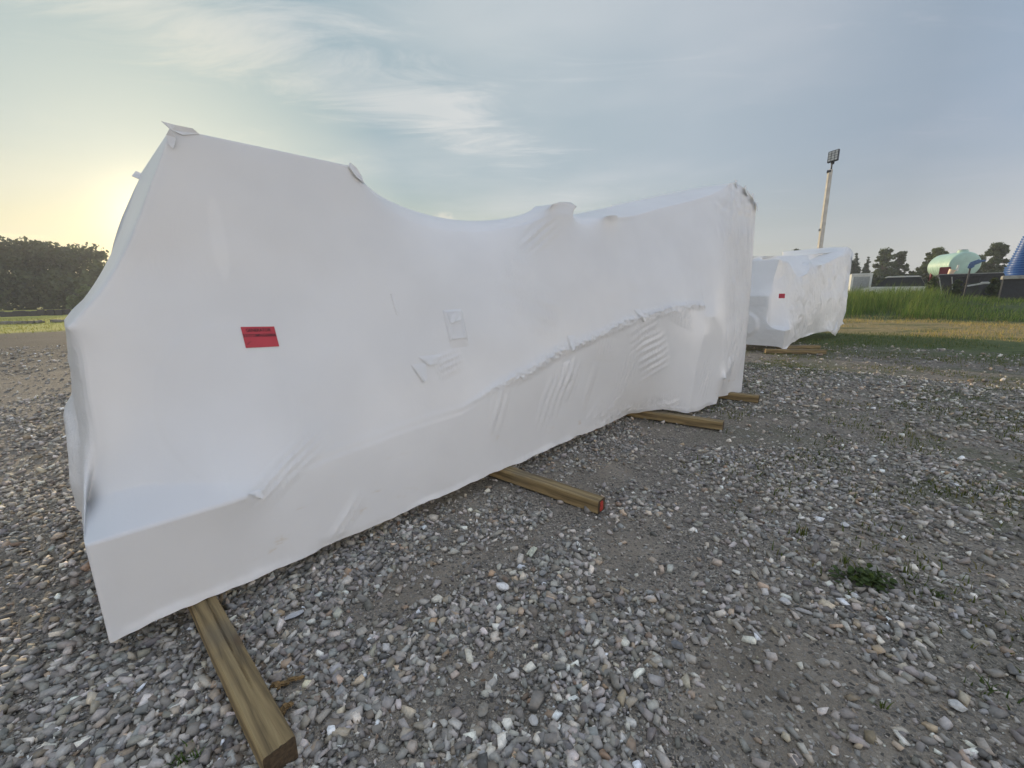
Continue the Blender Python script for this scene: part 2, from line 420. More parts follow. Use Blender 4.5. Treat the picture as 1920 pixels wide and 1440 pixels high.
    if v:   # second load: the film hangs clear of the ground in the middle of its side
        p[0] = (HARD, (((0, 0, 0), (0, 0, .03)), ((.05, 0, 0), (.35, 0, .02)), ((.12, 0, 0), (.9, .02, .12)), ((.35, 0, 0), (2.4, .05, .16)), ((.60, 0, 0), (3.9, -.1, .20)),
                ((.72, 0, 0), (4.4, -.38, .25)), ((.86, 0, 0), (5.0, -.5, .05)), ((.92, 0, 0), (5.9, -.50, .30)), ((1, 0, 0), (6.2, -.52, .34))))
        p = [q for q in p if not any(c[0] == (1, 0, 0) and c[1][2] == .04 and c[1][0] == 6.81 for c in q[1]) or q is p[0]]
        H(((1, 0, 1), (6.5, -.50, 2.62)), ((1, 0, .5), (6.1, -.55, 1.42)), ((1, 0, .2), (5.95, -.6, .8)), ((1, 0, 0), (6.0, -.52, .34)))
        H(((1, 0, 0), (6.0, -.52, .34)), ((1, 1, 0), (6.2, 1.9, .1)))
    return p

# fans of parallel stretch wrinkles: a, z, direction of the ridges (deg), length, width across, count, amplitude
FANS = [(4.15, .62, 78, .55, .28, 5, .012), (4.55, .80, 20, .40, .45, 6, .022), (3.75, .95, 80, .20, .35, 9, .008),
        (3.0, .58, 62, .55, .28, 4, .012), (3.25, .72, 66, .35, .22, 3, .018), (2.35, .62, 66, .35, .20, 3, .010),
        (2.75, 1.62, -22, .30, .75, 6, .006), (3.0, 1.35, -18, .3, .4, 4, .007), (4.35, 1.05, 18, .45, .35, 5, .012),
        (3.1, 2.02, 35, .45, .22, 4, .012), (4.05, .34, 40, .5, .26, 8, .014), (3.7, .26, 42, .4, .22, 7, .012),
        (.78, .60, 32, .45, .14, 4, .010), (5.55, .45, 62, .5, .35, 6, .010), (6.35, 1.4, 84, 1.1, .30, 6, .012),
        (6.5, .9, 80, .9, .30, 6, .014), (1.05, .22, 45, .28, .10, 3, .009), (1.95, 1.02, 15, .22, .16, 4, .012),
        (3.55, .60, 70, .42, .10, 6, .012), (5.0, 1.25, 70, .22, .5, 8, .009)]

def film_detail(Q, front, seed=0, k=1.0):
    """fine relief on the front: returns outward offset and a wrinkle mask"""
    a, z = Q[:, 0], Q[:, 2]
    off = np.zeros(len(Q)); wr = np.zeros(len(Q))
    for fa, fz, ang, L, Wd, n, amp in FANS:
        c, s = math.cos(R(ang)), math.sin(R(ang))
        u = (a - fa) * c + (z - fz) * s; v = -(a - fa) * s + (z - fz) * c
        near = (abs(u) < L) & (abs(v) < Wd)
        wob = (vnoise(a * 5 + fa * 9, z * 5 + seed) - .5) * 1.6
        env = np.clip(1 - (u / (L * .62)) ** 2, 0, 1) * np.clip(1 - (v / (Wd * .6)) ** 2, 0, 1)
        jag = .4 + 1.2 * vnoise(v * n / Wd * 1.0 + fa * 7, u * 3 + fz)
        wave = np.abs(np.sin(v / Wd * math.pi * n * .9 + wob)) ** 1.6
        off += np.where(near, env * wave * jag * amp * k * .62, 0)
        wr = np.maximum(wr, np.where(near, env, 0) * .6)
    # taped seam
    sa = np.array([.45, .95, 1.4, 1.97, 2.6, 3.15, 3.7, 4.1, 4.7, 5.2, 5.6]); sz = np.array([.545, .61, .665, .70, .86, 1.0, 1.13, 1.23, 1.33, 1.36, 1.34])
    zc = np.interp(a, sa, sz) + (vnoise(a * 3, 3.3 + seed) - .5) * .03
    dz = (z - zc)
    inb = (a > .5) & (a < 5.5)
    rag = sstep(a, 1.9, 2.6)
    wd = .020 + .020 * rag + .02 * (vnoise(a * 6, 1.1) - .4)
    band = np.exp(-(dz / wd) ** 2)
    tex = np.abs(fbm(a * 16, z * 34, 4) - .5) * 2
    off += np.where(inb, band * (.003 + rag * (.003 + .034 * tex)), 0) * k
    step = np.where(inb, sstep(dz, -.05, -.02) * (1 - sstep(dz, .0, .5)), 0)
    off += -step * .004
    wr = np.maximum(wr, np.where(inb, band * rag, 0))
    # broad overlap patch (double film) on the near part
    e = ((a - .62) / .30) ** 2 + ((z - .95) / .42) ** 2
    off += .0025 * (1 - sstep(e, .93, 1.0))
    # crinkled skirt
    sk = sstep(a, 3.2, 4.0) * (1 - sstep(z, .12, .38)) * (1 - sstep(a, 4.9, 5.2))
    off += sk * np.abs(fbm(a * 9 + z * 6, z * 14 - a * 5, 4) - .5) * .05 * k
    wr = np.maximum(wr, sk * .8)
    # far strip: slack film, vertical crinkles
    st = sstep(a, 5.9, 6.25) * sstep(z, .2, .6) * (1 - sstep(z, 2.2, 2.5))
    off += st * (np.abs(fbm(a * 9, z * 2.2, 4) - .5)) * .09 * k
    wr = np.maximum(wr, st)
    cr = sstep(z, 2.35, 2.55) * sstep(a, 6.0, 6.3)
    off += cr * (fbm(a * 10, z * 10, 4) - .4) * .05
    # gentle unevenness everywhere
    off += (fbm(a * .9 + seed, z * 1.2, 2) - .5) * .05 + (fbm(a * 2.2 + seed, z * 2.0, 3) - .5) * .012 + (fbm(a * 5, z * 6 + seed, 2) - .5) * .003
    return off * front, wr * front

def film_material():
    m, t, b = mat_new('shrink_wrap_film')
    tc = t.n.new('ShaderNodeTexCoord').outputs['Object']
    at = t.n.new('ShaderNodeAttribute'); at.attribute_name = 'wr'
    n = t.noise(tc, 2.2, 4, 0.5)
    col = t.mix(t.fr(n, .3, .7), (0.70, 0.70, 0.70, 1), (0.745, 0.745, 0.745, 1))
    ad = t.n.new('ShaderNodeAttribute'); ad.attribute_name = 'dbl'
    col = t.mix(t.m('MULTIPLY', ad.outputs['Fac'], .28), col, (.86, .855, .85, 1))
    # dirt marks with shapes of their own
    d = t.noise(t.mapping(tc, (2, 0, 0), (0, R(30), 0), (1, 1, 3.0)), 4.5, 5, 0.65)
    sep = t.n.new('ShaderNodeSeparateXYZ'); t.l.new(tc, sep.inputs[0])
    low = t.fr(sep.outputs[2], 0.1, 0.75, 1.0, 0.0)
    dm = t.m('MULTIPLY', t.fr(d, 0.62, 0.74, 0, 1), t.m('MULTIPLY', low, 0.55))
    col = t.mix(dm, col, (0.52, 0.42, 0.27, 1))
    t.l.new(col, b.inputs['Base Color'])
    b.inputs['Roughness'].default_value = 0.30
    b.inputs['IOR'].default_value = 1.45
    b.inputs['Specular IOR Level'].default_value = 0.45
    f1 = t.noise(t.mapping(tc, (0, 0, 0), (R(10), R(25), R(-46)), (1, 1, .45)), 26, 5, 0.65, 1.2)
    f2 = t.noise(tc, 90, 3, 0.6)
    f3 = t.noise(tc, 7, 3, 0.5)
    h = t.m('ADD', t.m('MULTIPLY', f1, t.m('ADD', t.m('MULTIPLY', at.outputs['Fac'], 1.0), 0.03)), t.m('ADD', t.m('MULTIPLY', f2, 0.012), t.m('MULTIPLY', f3, 0.05)))
    bp = t.n.new('ShaderNodeBump'); bp.inputs['Strength'].default_value = 0.55; bp.inputs['Distance'].default_value = 0.03
    t.l.new(h, bp.inputs['Height']); t.l.new(bp.outputs[0], b.inputs['Normal'])
    tr = t.n.new('ShaderNodeBsdfTranslucent'); tr.inputs[0].default_value = (.80, .84, .84, 1)
    t.l.new(bp.outputs[0], tr.inputs['Normal'])
    mx = t.n.new('ShaderNodeMixShader'); mx.inputs[0].default_value = 0.16
    out = t.n['Material Output']
    t.l.new(b.outputs[0], mx.inputs[1]); t.l.new(tr.outputs[0], mx.inputs[2]); t.l.new(mx.outputs[0], out.inputs[0])
    return m
FILM = film_material()
M_ABZ = np.stack([A, B, np.array([0, 0, 1.0])])      # rows

class Film:
    """the solved film of one load, with a way to find points on its front"""
    def __init__(s, origin, v, levels, iters):
        s.o = np.array(origin, float)
        idx, P, L, X, F = solve_film(film_paths(v), levels, iters)
        s.idx, s.P, s.L, s.X, s.F = idx, P, L, X, F
        s.v = v
    def finish(s, name, label, seed=0, k=1.0):
        X, F, L = s.X, s.F, s.L
        # normals
        fn = np.cross(X[F[:, 2]] - X[F[:, 0]], X[F[:, 3]] - X[F[:, 1]])
        N = np.zeros_like(X)
        for c in range(4): np.add.at(N, F[:, c], fn)
        N /= np.maximum(np.linalg.norm(N, axis=1), 1e-9)[:, None]
        front = ((L[:, 1] == 0) & (L[:, 2] < 1)).astype(float)
        front *= sstep(L[:, 2], 0, .02) * (1 - sstep(L[:, 2], .97, 1.0)) * sstep(L[:, 0], 0, .01) * (1 - sstep(L[:, 0], .985, 1.0))
        if s.v == 0:
            off, wr = film_detail(X, front, seed, k)
        else:
            a, z = X[:, 0], X[:, 2]
            off = front * ((np.abs(fbm(a * 3, z * 3 + seed, 4) - .5)) * .085 * sstep(a, .3, 1.2) + (fbm(a * 1.1, z, 2) - .5) * .16 + sstep(a, 1.2, 3) * (np.abs(fbm(a * 7, z * 1.6, 3) - .5)) * .045)
            wr = front * sstep(a, .4, 1.2) * .8
        # round bulge of the machine's end behind the film
        left = (L[:, 0] == 0).astype(float) * sstep(L[:, 1], 0, .05) * sstep(L[:, 2], .02, .1) * (1 - sstep(L[:, 2], .6, .7))
        rr = np.hypot(X[:, 1] - .95, (X[:, 2] - .66) * 1.1)
        offl = left * (.045 * (1 - sstep(rr, .28, .40)) + (np.abs(fbm(X[:, 1] * 5, X[:, 2] * 5, 3) - .5)) * .02)
        wr = np.maximum(wr, left * .5)
        back = (L[:, 1] == 1).astype(float)
        offb = back * (fbm(X[:, 0] * 2, X[:, 2] * 2, 4) - .5) * .08
        X = X + N * (off + offl + offb)[:, None]
        hem = (1 - sstep(L[:, 2], 0, .035)) * (L[:, 1] == 0)
        X[:, 2] += hem * ((fbm(X[:, 0] * 5 + seed, X[:, 0] * 0 + .3, 4) - .5) * .035)
        X[:, 1] += hem * ((fbm(X[:, 0] * 9 + seed, X[:, 0] * 0 + 7.3, 3) - .5) * .03)
        s.X = X; s.N = N; s.front = front
        V = s.o + X @ M_ABZ
        me = np_mesh(name, V - s.o, F, smooth=True)
        vfloat(me, wr, 'wr')
        e1 = ((L[:, 0] * 0 + X[:, 0] - .60 - .10 * (X[:, 2] - .9)) / (.24 - .10 * (X[:, 2] - .9))) ** 2 + ((X[:, 2] - .98) / .46) ** 2
        e2 = ((X[:, 0] - .70) / .035) ** 2 + ((X[:, 2] - 1.80) / .22) ** 2
        dbl = np.maximum((1 - sstep(e1, .80, 1.05)) * .25, 1 - sstep(e2, .7, 1.1)) * front * (0 if s.v else 1)
        vfloat(me, dbl, 'dbl')
        s.root = empty(name, s.o, **label)
        ob = link_mesh('film_cover', me, FILM, s.root)
        s.me = me
        fsel = np.where(front > 0)[0]
        s.fx = X[fsel]; s.fn = N[fsel]
        return ob
    def find(s, a, z, off=0.0):
        d = (s.fx[:, 0] - a) ** 2 + (s.fx[:, 2] - z) ** 2
        i = np.argsort(d)[:6]; w = 1 / (d[i] + 1e-5); w /= w.sum()
        b = (s.fx[i, 1] * w).sum(); n = (s.fn[i] * w[:, None]).sum(0); n /= np.linalg.norm(n)
        p = np.array([a, b, z]) + n * off
        return p @ M_ABZ, n @ M_ABZ           # local to the root
    def patch(s, name, pts, mat, off=.004, nu=10, nv=6, lift=None, parent=None, thick=0.0):
        """a conforming patch: pts = 4 corners (a,z); lift(u,v) gives extra offset"""
        V = []; F = []
        c = np.array(pts, float)
        for j in range(nv + 1):
            for i in range(nu + 1):
                u, v = i / nu, j / nv
                q = (c[0] * (1 - u) + c[1] * u) * (1 - v) + (c[3] * (1 - u) + c[2] * u) * v
                p, n = s.find(q[0], q[1], off + (lift(u, v) if lift else 0))
                V.append(p)
        for j in range(nv):
            for i in range(nu):
                a = j * (nu + 1) + i; F.append((a, a + 1, a + nu + 2, a + nu + 1))
        me = py_mesh(name, V, F, smooth=True)
        o = link_mesh(name, me, mat, parent or s.root)
        if thick:
            md = o.modifiers.new('thickness', 'SOLIDIFY'); md.thickness = thick; md.offset = -1
        return o

film1 = Film(O, 0, (2, 4, 8, 16, 32), (2500, 2500, 1200, 300, 25))
film1.finish('wrapped_machine', dict(label='large machine shrink wrapped in white film, filling the foreground, its red label facing the camera', cat='wrapped machine', group='machines shrink wrapped in white film'))
film2 = Film(O + A * 12.15 + B * (-.08), 1, (2, 4, 8, 16), (2500, 2500, 1200, 150))
film2.finish('wrapped_machine', dict(label='distant white wrapped machine right of the large one, a tiny red label on its end', cat='wrapped machine', group='machines shrink wrapped in white film'), seed=5)

# added, unseen copy of the first load behind it, to shade the gravel at right
def copy_thing(root, loc, label):
    r = root.copy(); COL.objects.link(r); r.location = loc; r['label'] = label
    for c in [o for o in COL.objects if o.parent == root]:
        d = c.copy(); COL.objects.link(d); d.parent = r
    return r
copy_thing(film1.root, Vector(O + A * 3.75 + B * 3.1), 'added third wrapped machine, out of sight behind the large one to shade the gravel')

# label sheets with their writing
def text_mesh(txt, size, bold=0.0):
    c = bpy.data.curves.new('writing', 'FONT'); c.body = txt; c.size = size; c.align_x = 'CENTER'; c.align_y = 'CENTER'
    c.offset = bold; c.resolution_u = 3
    o = bpy.data.objects.new('tmp', c); COL.objects.link(o)
    dg = bpy.context.evaluated_depsgraph_get()
    me = bpy.data.meshes.new_from_object(o.evaluated_get(dg))
    bpy.data.objects.remove(o); bpy.data.curves.remove(c)
    return me
RED = simple('red_label_paper', (0.42, 0.035, 0.05), 0.6, var=.05)
INK = simple('black_ink', (0.045, 0.008, 0.014), 0.6, var=.05)

def label_sheet(film, c4, lines, name='label'):
    lab = film.patch(name, c4, RED, off=.004, nu=8, nv=5)
    c = np.array(c4, float)
    # frame of the sheet in 3-D
    tl, n = film.find(*c[0], .007); tr, _ = film.find(*c[1], .007); bl, _ = film.find(*c[3], .007); br, _ = film.find(*c[2], .007)
    W = np.linalg.norm(tr - tl); Hh = np.linalg.norm(bl - tl)
    for txt, fy, fw in lines:
        me = text_mesh(txt, 1.0, 0.018)
        xs = [v.co.x for v in me.vertices]; ys = [v.co.y for v in me.vertices]
        w = max(xs) - min(xs); h = max(ys) - min(ys); cx = (max(xs) + min(xs)) / 2; cy = (max(ys) + min(ys)) / 2
        sx = fw / w; sy = 0.15 / h
        for v in me.vertices:
            u = .5 + (v.co.x - cx) * sx; q = fy - (v.co.y - cy) * sy
            p = (tl * (1 - u) + tr * u) * (1 - q) + (bl * (1 - u) + br * u) * q
            v.co = Vector(p)
        o = link_mesh('writing', me, INK, lab)
    # pen tick in the lower left corner
    V = []; F = []
    pth = [(.055, .80), (.085, .86), (.10, .80), (.15, .75), (.19, .70)]
    for i, (u, q) in enumerate(pth):
        for e in (-.012, .014):
            qq = q + e
            V.append((tl * (1 - u) + tr * u) * (1 - qq) + (bl * (1 - u) + br * u) * qq)
    for i in range(len(pth) - 1): F.append((2 * i, 2 * i + 2, 2 * i + 3, 2 * i + 1))
    link_mesh('pen_mark', py_mesh('pen_mark', V, F), INK, lab)
    return lab
label_sheet(film1, [(.722, 1.353), (.876, 1.347), (.880, 1.238), (.725, 1.243)], [('GENERATOR', .17, .74), ('333YOMNG00806', .42, .98)])

# taped vents, pockets and loose tape ends on the first load
TAPE = FILM
def vent(film, a, z, w, h, sh=0.0):
    """rectangular framed pocket standing proud of the film"""
    def c(x0, z0, x1, z1): return [(a + x0 + sh * z1, z + z1), (a + x1 + sh * z1, z + z1), (a + x1 + sh * z0, z + z0), (a + x0 + sh * z0, z + z0)]
    pan = film.patch('vent_pocket', c(-w, -h, w, h), TAPE, off=-.002, nu=18, nv=22, lift=lambda u, v: .014 * min(1, min(u, 1 - u) * 9, min(v, 1 - v) * 13) + (.004 if (min(u, 1 - u) < .17 or min(v, 1 - v) < .12) else 0))
    film.patch('flap', [(a - w * .62, z + h * .78), (a + w * .62, z + h * .82), (a + w * .5, z + h * .30), (a - w * .6, z + h * .12)], TAPE, off=.013, nu=8, nv=8,
               lift=lambda u, v: .012 * v * (1 - .7 * abs(u - .4)) + .002 * math.sin(9 * u + 6 * v), parent=pan)
    film.patch('skirt', [(a - w * 1.0, z - h * .93), (a + w * .98, z - h * .93), (a + w * 1.1, z - h * 1.42), (a - w * 1.05, z - h * 1.42)], TAPE, off=-.001, nu=8, nv=6,
               lift=lambda u, v: .013 * (1 - v) * min(1, min(u, 1 - u) * 9), parent=pan)
vent(film1, 2.06, 1.285, .082, .115)
def flap(film, a, z, w, h, sk=0.0, lift=.02, name='tape_flap'):
    film.patch(name, [(a - w, z + h), (a + w, z + h * .9), (a + w * .6 + sk, z - h * .7), (a - w * .1 + sk, z - h)], TAPE, off=.008, nu=8, nv=8,
               lift=lambda u, v: -.005 + .006 * min(1, v * 5) + lift * v * v * min(1, min(u, 1 - u) * 7) + .003 * math.sin(9 * u + 5 * v) * v)
for q in [(1.70, .985, .055, .065, .01, .022), (1.80, 1.06, .09, .035, -.02, .012), (3.27, 1.06, .05, .07, -.03, .026), (4.22, 1.27, .05, .07, .06, .026),
          (.60, .53, .03, .025, .02, .018), (2.60, .83, .02, .018, 0, .010)]:
    flap(film1, *q[:5], q[5] * .6)
# narrow vertical tape edge
film1.patch('tape_strip', [(1.595, 1.52), (1.635, 1.49), (1.645, 1.37), (1.61, 1.37)], TAPE, off=-.001, nu=6, nv=10, lift=lambda u, v: .010 * (1 - u) * min(1, u * 6) * min(1, (1 - v) * 6))
# arched pull-out of film (a zipped vent) under the seam
film1.patch('vent_pocket', [(3.14, .915), (3.24, .92), (3.34, .70), (3.06, .62)], TAPE, off=-.004, nu=16, nv=22,
            lift=lambda u, v: (.013 * abs(math.sin(math.pi * u) * math.sin(math.pi * v)) ** .5 + .006 * abs(math.sin(24 * v)) * (abs(u - .5) > .3)) * min(1, 8 * min(v, 1 - v)) * min(1, 8 * min(u, 1 - u)))
# tabs of film at the top corners
def tab(film, pts, name='film_tab', th=.006):
    V = [np.array(p, float) @ M_ABZ for p in pts]
    me = py_mesh(name, V, [tuple(range(len(V)))])
    o = link_mesh(name, me, TAPE, film.root)
    md = o.modifiers.new('thickness', 'SOLIDIFY'); md.thickness = th; md.offset = 0
tab(film1, [(.548, .41, 2.318), (.60, .395, 2.31), (.665, .395, 2.312), (.69, .40, 2.295), (.62, .395, 2.272), (.58, .40, 2.285)], th=.004)
tab(film1, [(.572, .385, 2.285), (.592, .385, 2.25), (.575, .39, 2.20), (.560, .40, 2.22), (.558, .405, 2.26)], th=.004)
tab(film1, [(1.445, .388, 2.29), (1.46, .40, 2.318), (1.505, .405, 2.298), (1.54, .41, 2.25), (1.545, .40, 2.215), (1.485, .385, 2.24)])
tab(film1, [(.60, 1.50, 2.30), (.555, 1.50, 2.315), (.53, 1.49, 2.28), (.575, 1.48, 2.26)])
for q in [(6.60, -.31, 2.96), (6.72, -.40, 2.89), (6.84, -.47, 2.80), (6.93, -.50, 2.70)]:
    tab(film1, [(q[0] - .07, q[1], q[2] + .01), (q[0] + .0, q[1] - .01, q[2] + .012), (q[0] + .05, q[1], q[2] - .03), (q[0] + .0, q[1] - .035, q[2] - .12), (q[0] - .07, q[1] - .03, q[2] - .08)], th=.003)

# second load: label sits on its end face
def end_patch(film, name, pts, mat, off):
    """pts (b,z) on the left end face"""
    sel = np.where((film.P[:, 0] == 0))[0]
    V = []
    for b, z in pts:
        d = (film.X[sel, 1] - b) ** 2 + (film.X[sel, 2] - z) ** 2
        i = sel[np.argsort(d)[:4]]; V.append((np.array([film.X[i, 0].min() - off, b, z])) @ M_ABZ)
    return link_mesh(name, py_mesh(name, V, [tuple(range(len(V)))]), mat, film.root)
end_patch(film2, 'label', [(.25, 1.44), (.12, 1.44), (.11, 1.33), (.24, 1.33)], RED, .02)

# ------------------------------------------------------------------ timbers
def wood_material():
    m, t, b = mat_new('treated_timber')
    tc = t.n.new('ShaderNodeTexCoord').outputs['Object']
    g = t.mapping(tc, (0, 0, 0), (0, 0, 0), (1.0, 26, 26))
    n1 = t.noise(g, 1.6, 6, 0.6, 1.6); n2 = t.noise(t.mapping(tc, (0, 0, 0), (0, 0, 0), (1.5, 60, 60)), 1.5, 4, 0.6, .4)
    w = t.n.new('ShaderNodeTexWave'); w.wave_type = 'RINGS'; w.rings_direction = 'X'; w.inputs['Scale'].default_value = 9; w.inputs['Distortion'].default_value = 7
    w.inputs['Detail'].default_value = 3; w.inputs['Detail Scale'].default_value = .7
    t.l.new(t.mapping(tc, (0, .11, .07), (0, R(4), R(5)), (.22, 1, 1)), w.inputs[0])
    c = t.ramp(t.m('ADD', t.m('MULTIPLY', w.outputs['Fac'], .22), t.m('MULTIPLY', n1, .75)), [(.28, (.09, .062, .027)), (.5, (.225, .158, .070)), (.78, (.35, .262, .125))])
    k = t.vor(t.mapping(tc, (0, 0, 0), (0, 0, 0), (1.1, 3, 3)), 1.6)
    c = t.mix(t.fr(k, .05, .13, .75, 0), c, (.09, .05, .022, 1))
    c = t.mix(t.fr(t.noise(tc, 2.3, 4, .6), .52, .72, 0, .45), c, (.115, .10, .075, 1))
    t.l.new(c, b.inputs['Base Color']); b.inputs['Roughness'].default_value = .8
    h = t.m('ADD', t.m('MULTIPLY', n1, .5), n2)
    bp = t.n.new('ShaderNodeBump'); bp.inputs['Strength'].default_value = .5; bp.inputs['Distance'].default_value = .006
    t.l.new(h, bp.inputs['Height']); t.l.new(bp.outputs[0], b.inputs['Normal'])
    return m
WOOD = wood_material()
REDPAINT = simple('red_spray_paint', (.34, .03, .02), .55, var=.2, scale=60)
ENDGRAIN = simple('timber_end_grain', (.055, .036, .018), .9, var=.45, scale=70, bump=.3)
def timber(p_front, p_back, w, h, label, red=False, crack=True, seed=0, z0=0.0):
    """square sawn beam; p_front is the visible end on the ground"""
    rs = random.Random(seed)
    pf, pb = Vector((*p_front, 0)), Vector((*p_back, 0)); L = (pb - pf).length
    root = empty('wooden_sleeper', pf, label=label, cat='wooden sleeper', group='timber beams laid under the wrapped machines')
    root.rotation_euler = (0, 0, math.atan2((pb - pf).y, (pb - pf).x)); root.location.z = z0
    nx = 70
    b = bmesh.new(); rings = []
    prof = []
    k = 4
    for (sx, sz) in ((-1, 0), (1, 0), (1, 1), (-1, 1)): prof.append((sx * w / 2, sz * h))
    per = []                                        # rounded square profile with a check along the top
    r = .006
    nseg = 15
    c4 = [(-w / 2, 0), (w / 2, 0), (w / 2, h), (-w / 2, h)]
    for q in range(4):
        a_, b_ = Vector(c4[q]), Vector(c4[(q + 1) % 4]); d = (b_ - a_).normalized()
        p0 = a_ + d * r; p1 = b_ - d * r
        for s in range(nseg + 1): per.append(p0.lerp(p1, s / nseg))
    for i in range(nx + 1):
        x = L * i / nx
        ring = []
        for j, p in enumerate(per):
            y, z = p
            dy = (vnoise(x * 3 + seed * 5, 1.3 + j // 16) - .5) * .006; dz = (vnoise(x * 4 + 9, seed + 2.2) - .5) * .005
            if crack and j == 41 and .06 < x < 1.3: dz -= .008 * math.sin(math.pi * min(1, x / 1.3)) * (.3 + vnoise(x * 14, 5 + seed))
            if crack and j == 56 and .05 < x < .9: dy += .008 * (.3 + vnoise(x * 11, 2 + seed))
            jag = (rs.random() - .5) * .004 if i == 0 else 0
            ring.append(b.verts.new((x + jag, y + dy, max(z + dz, -.004))))
        rings.append(ring)
    n = len(per)
    for i in range(nx):
        for j in range(n):
            b.faces.new((rings[i][j], rings[i][(j + 1) % n], rings[i + 1][(j + 1) % n], rings[i + 1][j]))
    b.faces.new(rings[-1])
    ef = b.faces.new(list(reversed(rings[0])))
    me = bpy.data.meshes.new('beam_body'); bmesh.ops.recalc_face_normals(b, faces=b.faces)
    idx = ef.index
    b.faces.ensure_lookup_table()
    for f in b.faces: f.material_index = 0
    ef.material_index = 1
    b.to_mesh(me); b.free()
    o = link_mesh('beam_body', me, WOOD, root); me.materials.append(ENDGRAIN)
    if red:
        V = []
        for (y, z) in ((-.028, .012), (.006, .010), (.012, .03), (.004, .05), (.010, .075), (-.012, .082), (-.026, .07), (-.03, .04)):
            V.append((-.004, y * w / .09 + .012, z * h / .09))
        V2 = [(-.001, v[1], v[2]) for v in V]; n = len(V)
        F = [tuple(range(n)), tuple(range(2 * n - 1, n - 1, -1))] + [(i, (i + 1) % n, n + (i + 1) % n, n + i) for i in range(n)]
        link_mesh('paint_mark', py_mesh('paint_mark', V + V2, F), REDPAINT, root)
    return root
def beam_from(pfl, pfr, far_px, w=.09, h=.09, Lx=3.3, **kw):
    pass
def gp(x, y, z=0.0): 
    p = on_ground(x, y, z); return np.array([p[0], p[1]])
def beam_px(front, back, L, **kw):
    f0 = gp(*front, kw.get('h', .09)); b0 = gp(*back, kw.get('h', .09)); d = (b0 - f0) / np.linalg.norm(b0 - f0)
    return timber(tuple(f0), tuple(f0 + d * L), kw.pop('w', .095), kw.pop('h', .09), **kw)
beam_px((523, 1402), (384, 1130), 3.3, label='nearest timber beam, poking out from under the near end of the big wrapped machine', seed=1, w=.10, h=.095)
beam_px((1128, 936), (952, 878), 3.4, label='timber beam with a red painted end, under the middle of the big wrapped machine', red=True, seed=2, crack=False, w=.10, h=.095)
beam_px((1357, 790), (1216, 770), 3.4, label='timber beam under the far half of the big wrapped machine, beside its corner fold', seed=3, crack=False, w=.10, h=.095)
beam_px((1424, 742), (1372, 736), 3.4, label='farthest timber beam of the big wrapped machine, just showing at its right end', seed=4, crack=False, w=.10, h=.095)
beam_px((1548, 656), (1485, 655), 1.3, label='nearer timber beam under the distant wrapped machine', seed=5, crack=False, w=.12, h=.1)
beam_px((1536, 647), (1480, 648), 1.1, label='farther timber beam under the distant wrapped machine, behind its neighbour', seed=6, crack=False, w=.12, h=.1)

